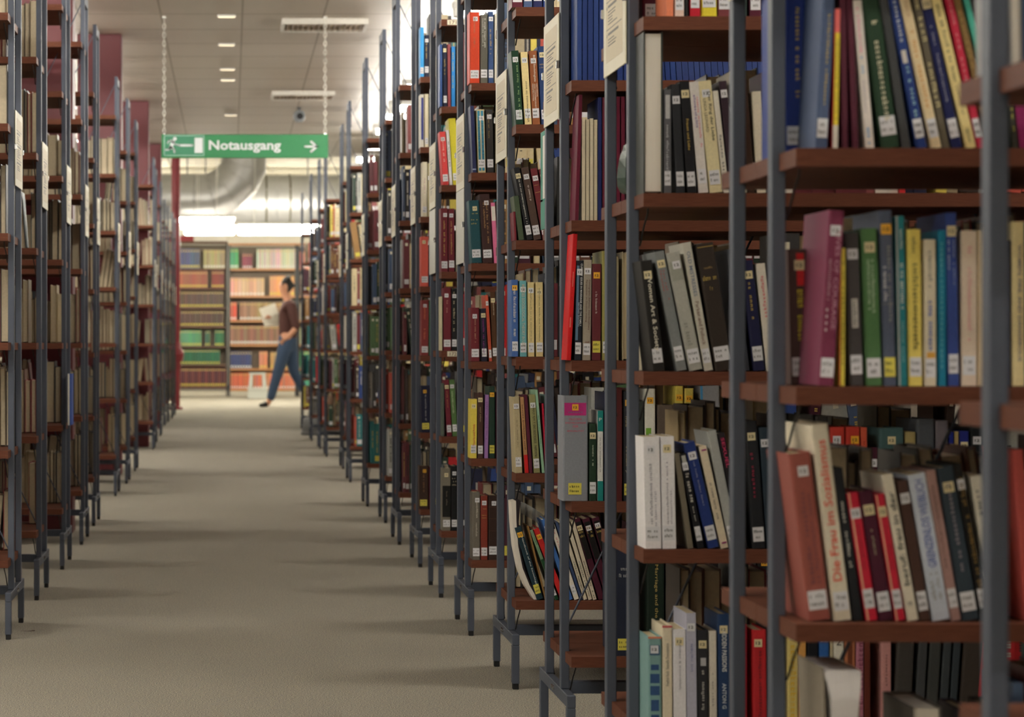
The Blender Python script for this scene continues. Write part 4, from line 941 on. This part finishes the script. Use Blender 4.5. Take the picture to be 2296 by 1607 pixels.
q = MB(); q.lathe([(.02, -.024), (.038, -.034), (.047, -.055), (.05, -.075), (.046, -.098), (.036, -.115), (.018, -.124), (.001, -.126)], 0, 0, 24); put('ball', q.mesh('ball', mat('grey_ball', (150, 156, 160), .4)), t)
q = MB(); q.prism([(.005+.026*math.cos(2*math.pi*k/20), -.075+.026*math.sin(2*math.pi*k/20)) for k in range(20)], -.056, -.044, axis='y'); put('dark_opening', q.mesh('opening', foot_m), t)
for i, (yy, xx) in enumerate(((33.6, 508), (97.7, 508), (153, 510), (177, 511), (256, 517))):  # glowing plates stand in for bright reflections on the ceiling panels
    Z_ = F*(HC-EYE)/(VY-yy); X_ = (xx-VX)*Z_/F
    t = thing('glint_plate', f'thin glowing plate imitating a reflection on the ceiling, {ORD[i]} from the camera', 'ceiling light', (X_, Z_, HC), group='imitated reflections along the ceiling middle')
    q = MB(); q.bbox(-.055, .055, -.03, .03, -.012, -.0005, .002); put('rim', q.mesh('rim', white_m), t)
    q = MB(); q.box(-.05, .05, -.026, .026, -.0135, -.0125); put('glow_face', q.mesh('glow_face', mat('glint_glow', (255, 236, 200), emit=.28)), t)

# ------------------------------------------------------------------ red columns and pipes
for i, (xa, xb, y) in enumerate(((-1.0, -.69, 12.86), (-.97, -.69, 18.6), (-.87, -.66, 23.72), (-.90, -.68, 28.8))):
    q = MB(); q.bbox(xa, xb, y, y+.22, 0, HC-.001, .006); o = struct(f'trim_{i+2}', q.mesh('column', m_red))
    q = MB(); q.tube([(xa-.03, y+.03, .0), (xa-.03, y+.03, HC)], .02, 12); tag(put('wall_pipe', q.mesh('pipe', m_pink)), f'pale pink vertical pipe beside the {ORD[i]} red column', 'pipe', 'pink pipes beside the columns')
s3 = F/37.3
t = thing('drain_pipe', 'dark red vertical pipe with bulging joint at the end of the left bookcases', 'pipe', ((394-VX)/s3, 37.3, 0))
q = MB(); q.lathe([(.055, 0), (.055, 3.74)], 0, 0, 24); put('pipe', q.mesh('pipe', mat('pipe_red', (140, 42, 56), .35)), t)
q = MB(); q.lathe([(.056, .50), (.068, .52), (.068, .60), (.098, .63), (.105, .69), (.098, .74), (.068, .77), (.068, .84), (.056, .86)], 0, 0, 24); put('joint', q.mesh('joint', MATS['pipe_red']), t)
q = MB(); q.lathe([(.056, .0), (.09, .0), (.09, .03), (.056, .04)], 0, 0, 24); put('floor_collar', q.mesh('collar', MATS['pipe_red']), t)

# ------------------------------------------------------------------ ventilation ducts
galv = mat('galvanised_sheet', (158, 158, 158), .42, metal=.55, noise=.06, nscale=9)
sD = F/40.0
def duct(path, r, Y, label, bands):
    t = thing('air_duct', label, 'duct', (0, Y, 0)); P = [Vector(((x-VX)/(F/Y), 0, EYE-(y-VY)/(F/Y))) for x, y in path]
    q = MB(); n = 40; rings = []
    for i, p in enumerate(P):
        a = P[max(0, i-1)]; b = P[min(len(P)-1, i+1)]
        d1 = (p-a).normalized() if i else (b-p).normalized(); d2 = (b-p).normalized() if i < len(P)-1 else d1
        m = (d1+d2).normalized(); nn = Vector((-m.z, 0, m.x)); sc = 1/max(.5, m.dot(d1))
        rings.append([p + nn*(math.cos(2*math.pi*k/n)*r*sc) + Vector((0, 1, 0))*(math.sin(2*math.pi*k/n)*r) for k in range(n)])
    for i in range(len(rings)-1):
        q.add(rings[i] + rings[i+1], [(k, (k+1) % n, n+(k+1) % n, n+k) for k in range(n)], 0, True)
    put('duct_shell', q.mesh('duct', galv), t)
    for i in range(1, len(rings)-1):
        q = MB(); c_ = P[i]; ring = [c_ + (v-c_)*1.012 for v in rings[i]]; q.tube(ring + [ring[0]], .008, 6, cap=False); put('seam_ring', q.mesh('seam', galv), t)
    for x, y in ((path[0][0]+90, 0), (path[-1][0]-70 if len(bands) else path[1][0]+25, 0)):
        X_ = (x-VX)/(F/Y); q = MB(); q.tube([(X_, 0, EYE-(path[0][1]-VY)/(F/Y)+r-.01), (X_, 0, HB)], .008, 6); put('hanger_rod', q.mesh('rod', steel), t)
    for x, w_, bend in bands:
        cx = (x-VX)/(F/Y); cz = P[0].z; ring = []
        for k in range(41): a_ = 2*math.pi*k/40; ring.append((cx + bend*math.sin(a_*.5), math.cos(a_)*(r+.006), cz + math.sin(a_)*(r+.006)))
        q = MB(); q.tube(ring, w_, 6, cap=False); put('hanger_strap', q.mesh('strap', mat('dark_strap', (84, 80, 62), .5)), t)
duct([(330, 441), (436, 441), (474, 440), (507, 424), (534, 399), (546, 374), (547, 345), (547, 200)], .315, 41.0, 'silver round air duct curving upwards, in front', [])
duct([(470, 448), (520, 448), (570, 448), (620, 448), (690, 448), (760, 448)], .37, 44.0, 'wide silver air duct running level behind the curved one, with dark straps', [(597, .012, 0), (643, .012, .05)])

# lamps of the bright hall at the back
for i, Y in enumerate((38.3, 40.65, 42.8)):
    for xx, lim in ((528, 'left'), (None, 'right')):
        M_, L_ = (LG, .76) if lim == 'left' else (LF, 1.5)
        if lim == 'left': X_ = (528-VX)*Y/F - .76
        else:
            if i == 0: continue
            X_ = (531-VX)*Y/F
        lamp(X_, Y, 2.45, HB, M_, f'bright tube lamp in the back hall, {ORD[i]} row, {lim} half', 'tube lamps of the back hall', L_)
for Y in (36.2, 45.0, 49.5):
    for X_ in (-4.2, 2.6): lamp(X_, Y, 2.9, HB, LF, 'bright tube lamp towards the side of the back hall', 'side lamps of the back hall')
for X_ in (-1.9, .45): lamp(X_, 49.0, 2.95, HB, LF, 'bright tube lamp behind the back bookcases', 'lamps behind the back bookcases')

# ------------------------------------------------------------------ back hall bookcases
YB = 46.8; sB = F/YB
blackm = mat('black_steel_side', (34, 34, 38), .45); wood2 = mat('light_brown_board', (186, 132, 84), .4, noise=.3, nscale=20, stretch=(1, 9, 20))
def bz(y): return EYE-(y-VY)/sB
def bx_(x): return (x-VX)/sB
def back_case(xa, xb, ys, top, wm, label):
    t = thing('back_bookcase', label, 'bookcase', (xa, YB, 0), group=None)
    L = xb-xa
    for x in (0, L-.03):
        q = MB(); q.bbox(x, x+.03, 0, .3, 0, top, .003); put('side_panel', q.mesh('side', blackm), t)
    for z in ys:
        q = MB(); q.bbox(.031, L-.031, 0, .3, z-.03, z, .003); put('shelf_board', q.mesh('board', wm), t)
    q = MB(); q.bbox(.0, L, 0, .3, top+.0005, top+.035, .003); put('top_board', q.mesh('board', wm), t)
    q = MB(); q.box(.031, L-.031, .292, .299, .12, top-.01); put('back_panel', q.mesh('back', mat('case_back', (120, 104, 86))), t)
Y1 = [bz(v) for v in (602, 645, 689, 731, 775.5, 816.6, 867)]
Y2 = [bz(v) for v in (602, 663, 718, 772, 826, 872)]
back_case(bx_(330), bx_(511), Y1, bz(546), mat('dark_brown_board', (96, 66, 50)), 'dark bookcase full of bound sets, left of the middle in the back hall')
back_case(bx_(512), bx_(666), Y2, bz(550), wood2, 'light brown bookcase of bound sets behind the walking person')
back_case(bx_(667), bx_(810), Y2, bz(550), wood2, 'light brown bookcase at the right end of the back hall row')
def bset(x0, x1, z, hpx, cols, wpx=6.0, lab=None):
    x = bx_(x0)+.035; k = 0
    while x + wpx/sB < bx_(x1)+.0:
        c = cols[k % len(cols)] if isinstance(cols, list) else cols
        h = hpx/sB; Yq = YB+.012; wd = wpx/sB-.007; c = tuple(min(255, max(0, v*random.uniform(.9, 1.08))) for v in c)
        stuff_book(x, Yq, z, wd, .2, h, 0, c, lab=0)
        STUFF.add([(x+wd*.15, Yq-.001, z+h*.06), (x+wd*.85, Yq-.001, z+h*.06), (x+wd*.85, Yq-.001, z+h*.17), (x+wd*.15, Yq-.001, z+h*.17)], [(0,1,2,3)]); STC.append(lin(lab or (214, 196, 80)))
        STUFF.add([(x+wd*.2, Yq-.001, z+h*.86), (x+wd*.8, Yq-.001, z+h*.86), (x+wd*.8, Yq-.001, z+h*.94), (x+wd*.2, Yq-.001, z+h*.94)], [(0,1,2,3)]); STC.append(lin((206, 180, 110)))
        x += wpx/sB; k += 1
bset(335, 452, Y1[0], 44, (84, 94, 128)); bset(452, 510, Y1[0], 42, (168, 160, 120), lab=(222,222,214))
bset(335, 470, Y1[1], 37, (168, 92, 74), 7); bset(470, 508, Y1[1], 37, (134, 52, 46), 7)
bset(335, 507, Y1[2], 36, [(98, 74, 62), (84, 66, 56)], 6.2); bset(335, 505, Y1[3], 34, [(92, 70, 60), (78, 56, 50)], 6)
bset(335, 455, Y1[4], 35, (86, 150, 112), 7); bset(455, 472, Y1[4], 34, (60, 110, 84), 6); bset(472, 476, Y1[4], 34, (200, 186, 130), 4); bset(477, 508, Y1[4], 35, (40, 112, 72), 7)
bset(335, 495, Y1[5], 33, (30, 100, 70), 6.4); bset(335, 510, Y1[6], 42, [(120, 60, 52), (90, 34, 46), (80, 30, 44)], 5)
WL = (230, 228, 224)
bset(512, 538, Y2[0], 44, (80, 176, 120), 6, WL); bset(539, 570, Y2[0], 33, (150, 70, 86), 5.5, WL); bset(571, 665, Y2[0], 44, (214, 204, 196), 5.2, WL)
bset(512, 600, Y2[1], 40, (224, 176, 150), 8.5, WL); bset(600, 665, Y2[1], 44, (222, 160, 104), 8)
bset(512, 532, Y2[2], 40, (214, 92, 72), 7, WL); bset(533, 665, Y2[2], 40, [(150, 118, 84), (168, 136, 96)], 8, WL)
bset(512, 665, Y2[3], 42, [(150, 110, 88), (136, 98, 80)], 7.4, WL)
bset(512, 568, Y2[4], 38, (58, 70, 118), 6, WL); bset(568, 577, Y2[4], 28, (224, 222, 216), 8); bset(577, 602, Y2[4], 38, (214, 140, 110), 6); bset(602, 665, Y2[4], 36, (190, 150, 100), 7)
bset(512, 563, Y2[5], 36, (216, 108, 78), 5, WL); bset(563, 665, Y2[5], 36, [(216, 120, 90), (206, 128, 104)], 6, WL)
for zz, c in zip(Y2, ((214, 130, 110), (120, 50, 66), (190, 180, 150), (222, 210, 160), (60, 150, 112), (70, 156, 120))): bset(668, 700, zz, 38, c, 7, WL); bset(703, 808, zz, 36, [(64, 52, 46), (80, 60, 50), (52, 44, 40)], 7, WL)
# upper boxes on top of the dark bookcase
for i, (xa, xb, c) in enumerate(((352, 434, (150, 60, 66)), (436, 508, (226, 222, 212)))):
    q = MB(); q.bbox(bx_(xa), bx_(xb), YB+.02, YB+.28, bz(546)+.036, bz(528), .005); tag(put('storage_box', q.mesh('box', cm(c))), f'{cname(c)} long storage box lying on top of the dark back bookcase', 'box', 'boxes on the back bookcase')

# every book beyond the three hundred largest
me = STUFF.mesh('books', [])
at = me.color_attributes.new('col', 'FLOAT_COLOR', 'CORNER')
flat = []
for p in me.polygons:
    c = STC[p.index]
    for _ in range(p.loop_total): flat += [c[0], c[1], c[2], 1.0]
at.data.foreach_set('color', flat)
m = bpy.data.materials.new('assorted_book_covers'); m.use_nodes = True; nt = m.node_tree; b = nt.nodes['Principled BSDF']
va = nt.nodes.new('ShaderNodeVertexColor'); va.layer_name = 'col'; nz = nt.nodes.new('ShaderNodeTexNoise'); nz.inputs['Scale'].default_value = 150
mp = nt.nodes.new('ShaderNodeMapRange'); mp.inputs[3].default_value = .82; mp.inputs[4].default_value = 1.12
mx = nt.nodes.new('ShaderNodeVectorMath'); mx.operation = 'SCALE'
tc = nt.nodes.new('ShaderNodeTexCoord'); nt.links.new(tc.outputs['Object'], nz.inputs['Vector'])
nt.links.new(nz.outputs['Fac'], mp.inputs[0]); nt.links.new(va.outputs['Color'], mx.inputs[0]); nt.links.new(mp.outputs[0], mx.inputs['Scale']); nt.links.new(mx.outputs[0], b.inputs['Base Color'])
b.inputs['Roughness'].default_value = .5
me.materials.append(m)
tag(put('books', me), 'remaining rows of assorted library books filling the bookcases on both sides and at the back', 'books', None, 'stuff')

# ------------------------------------------------------------------ stools
ks = F/26.9
t = thing('kick_stool', 'grey round kick stool beside the far right bookcases', 'stool', (.865, 26.9, 0))
gm = mat('grey_plastic', (150, 150, 148), .5); gd = mat('dark_grey_plastic', (104, 106, 106), .5)
q = MB(); q.lathe([(.215, .004), (.215, .03), (.2, .15), (.19, .155), (.16, .155)], 0, 0, 40); put('base_drum', q.mesh('drum', gd), t)
q = MB(); q.lathe([(.16, .156), (.14, .31), (.14, .325)], 0, 0, 40); put('upper_cone', q.mesh('cone', mat('mottled_grey', (120, 120, 118), .5)), t)
q = MB(); q.lathe([(.001, .326), (.165, .326), (.175, .335), (.165, .345), (.001, .345)], 0, 0, 40); put('top_step', q.mesh('step', gm), t)
q = MB(); q.lathe([(.216, .0), (.222, .002), (.222, .028), (.216, .03)], 0, 0, 40); put('bumper_ring', q.mesh('ring', gd), t)
Zs = 44.9; ss = F/Zs; ox = (577.5-VX)/ss
t = thing('step_stool', 'pale grey plastic step stool standing before the back bookcases', 'stool', (ox, Zs, 0)); gs = mat('pale_grey_plastic', (176, 178, 170), .5)
def tz(y): return max(0, EYE-(y-VY)/ss)
q = MB(); zt, z1_, zb_ = tz(840), tz(870), 0
for sx in (-1, 1): q.prism([(sx*.155, 0), (sx*.118, zt), (sx*.072, zt), (sx*.082, z1_), (sx*.10, 0)][::sx], .02, .30, axis='y')
put('side_frame', q.mesh('side', gs), t)
q = MB(); q.bbox(-.125, .125, 0, .31, zt+.0005, zt+.03, .006); put('top_step', q.mesh('top', gs), t)
q = MB(); q.bbox(-.155, .155, -.16, .0195, z1_-.03, z1_, .006); put('lower_step', q.mesh('lower', gs), t)
q = MB(); q.bbox(-.15, .15, -.15, -.12, 0, z1_-.031, .004); put('front_panel', q.mesh('front', gs), t)

# ------------------------------------------------------------------ the walking person
ZP = 38.8; sp_ = F/ZP
skin = mat('skin', (206, 150, 122), .5); sweat = mat('brown_sweater', (84, 52, 50), .85); jean = mat('blue_jeans', (58, 78, 108), .85); capm = mat('dark_hair', (28, 24, 24), .7); shoe = mat('black_shoe', (22, 22, 24), .5)
per = thing('person', 'person in brown sweater and jeans walking left, carrying white papers, at the aisle end', 'person', (0, ZP, 0))
def PP(x, y, dy=0.0): return ((x-VX)/sp_, dy, EYE-(y-VY)/sp_)
def skinned(name, m, nodes, edges, root=0, sub=2):
    me = bpy.data.meshes.new(name); me.from_pydata([n[0] for n in nodes], edges, []); me.materials.append(m)
    o = put(name, me, per); sk = o.modifiers.new('skin', 'SKIN')
    for i, n in enumerate(nodes):
        r = n[1] if isinstance(n[1], tuple) else (n[1], n[1]); me.skin_vertices[0].data[i].radius = r; me.skin_vertices[0].data[i].use_root = (i == root)
    sk.use_smooth_shade = True
    ss_ = o.modifiers.new('sub', 'SUBSURF'); ss_.levels = sub; ss_.render_levels = sub
    return o
# body: pelvis, spine, neck, head, arms, legs, fingers
N = [(PP(645,758), .09), (PP(646,728), .09), (PP(648,700), .10), (PP(647,680), .08), (PP(643,668), .05), (PP(640,656), .062), (PP(637,643), .088), (PP(638,630), .075),
     (PP(650,684,-.17), .05), (PP(664,734,-.21), .042), (PP(648,752,-.24), .034), (PP(636,762,-.24), .026),
     (PP(643,684,.17), .05), (PP(630,714,.16), .04), (PP(610,712,.02), .032), (PP(602,710,-.02), .026),
     (PP(641,768,-.09), .088), (PP(622,838,-.09), .058), (PP(606,892,-.09), .038), (PP(600,906,-.09), .036), (PP(586,909,-.09), .026),
     (PP(650,768,.09), .088), (PP(657,832,.09), .058), (PP(682,876,.09), .04), (PP(686,886,.09), .034), (PP(677,905,.09), .026)]
E = [(0,1),(1,2),(2,3),(3,4),(4,5),(5,6),(6,7),(2,8),(8,9),(9,10),(10,11),(2,12),(12,13),(13,14),(14,15),(0,16),(16,17),(17,18),(18,19),(19,20),(0,21),(21,22),(22,23),(23,24),(24,25)]
for (b0, cx, cy, dy) in ((11, 636, 762, -.24), (15, 602, 710, -.02)):
    for k, (ex, ey, ed) in enumerate(((-9, 3, -.02), (-10, 6, 0), (-8, 9, .015), (-5, 11, .03), (-4, -4, -.045))):
        i = len(N); N.append((PP(cx+ex*.5, cy+ey*.5, dy+ed*.7), .010)); N.append((PP(cx+ex, cy+ey, dy+ed), .008)); E += [(b0, i), (i, i+1)]
skinned('body', skin, N, E)
N = [(PP(644,768), .132), (PP(646,738), .135), (PP(648,704), .152), (PP(648,684), .13), (PP(645,673), .066), (PP(651,686,-.17), .064), (PP(658,712,-.20), .058), (PP(665,742,-.215), .05), (PP(643,686,.17), .064), (PP(630,713,.165), .056), (PP(616,713,.06), .046)]
skinned('sweater', sweat, N, [(0,1),(1,2),(2,3),(3,4),(3,5),(5,6),(6,7),(3,8),(8,9),(9,10)])
N = [(PP(645,744), .112), (PP(645,760), .128), (PP(640,776,-.09), .104), (PP(622,838,-.09), .074), (PP(610,880,-.09), .062), (PP(605,900,-.09), .062), (PP(651,776,.09), .104), (PP(658,832,.09), .074), (PP(678,868,.09), .062), (PP(685,882,.09), .06)]
skinned('jeans', jean, N, [(0,1),(1,2),(2,3),(3,4),(4,5),(1,6),(6,7),(7,8),(8,9)])
for pts in (((604,903,-.09,.045), (592,907,-.09,.038), (580,909,-.09,.026)), ((688,890,.09,.042), (683,900,.09,.036), (676,908,.09,.026))):
    skinned('shoe', shoe, [(PP(a, b_, c), r) for a, b_, c, r in pts], [(0,1),(1,2)])
skinned('hair', capm, [(PP(646,640), .07), (PP(641,630), .095), (PP(633,626), .07), (PP(651,645), .055)], [(0,1),(1,2),(0,3)])
q = MB(); nx = PP(624,645); q.tube([PP(631,641), (nx[0]+.02, 0, nx[2]), PP(631,649)], [.012,.016,.014], 8); put('nose', q.mesh('nose', skin), per)
for dy in (-.03, .03):
    q = MB(); c_ = PP(630,639,dy); q.lathe([(.0005, c_[2]-.008), (.008, c_[2]), (.0005, c_[2]+.008)], c_[0]+.045-.05, c_[1]); put('eye', q.mesh('eye', capm), per)
q = MB(); c_ = PP(641,645,-.085); q.lathe([(.001, c_[2]-.03), (.012, c_[2]-.015), (.018, c_[2]+.01), (.002, c_[2]+.03)], c_[0], c_[1], 12); put('ear', q.mesh('ear', skin), per)
t = thing('paper_stack', 'white papers held against the chest of the walking person', 'papers', (0, ZP, 0))
for k, (x, y, an) in enumerate(((603, 698, .35), (606, 708, .2), (610, 718, .05))):
    c_ = PP(x, y, -.03+.012*k); q = MB(); q.bbox(-.11, .11, -.004, .004, -.075, .075, .001); o = put('sheet_bundle', q.mesh('sheets', paper), t, c_, (0, -an, .1*k))

# thin splinter on the carpet
q = MB(); q.tube([px(46,1417,8.52), px(62,1416,8.5), px(78,1413,8.5)], [.0012, .0022, .0015], 6)
for i, v in enumerate(q.v): q.v[i] = (v[0], v[1], max(.0005, v[2]-.83+.83))
tag(put('splinter', q.mesh('splinter', mat('dark_bark', (70, 44, 36)))), 'thin dark splinter lying on the carpet by the first left bookcase', 'splinter')
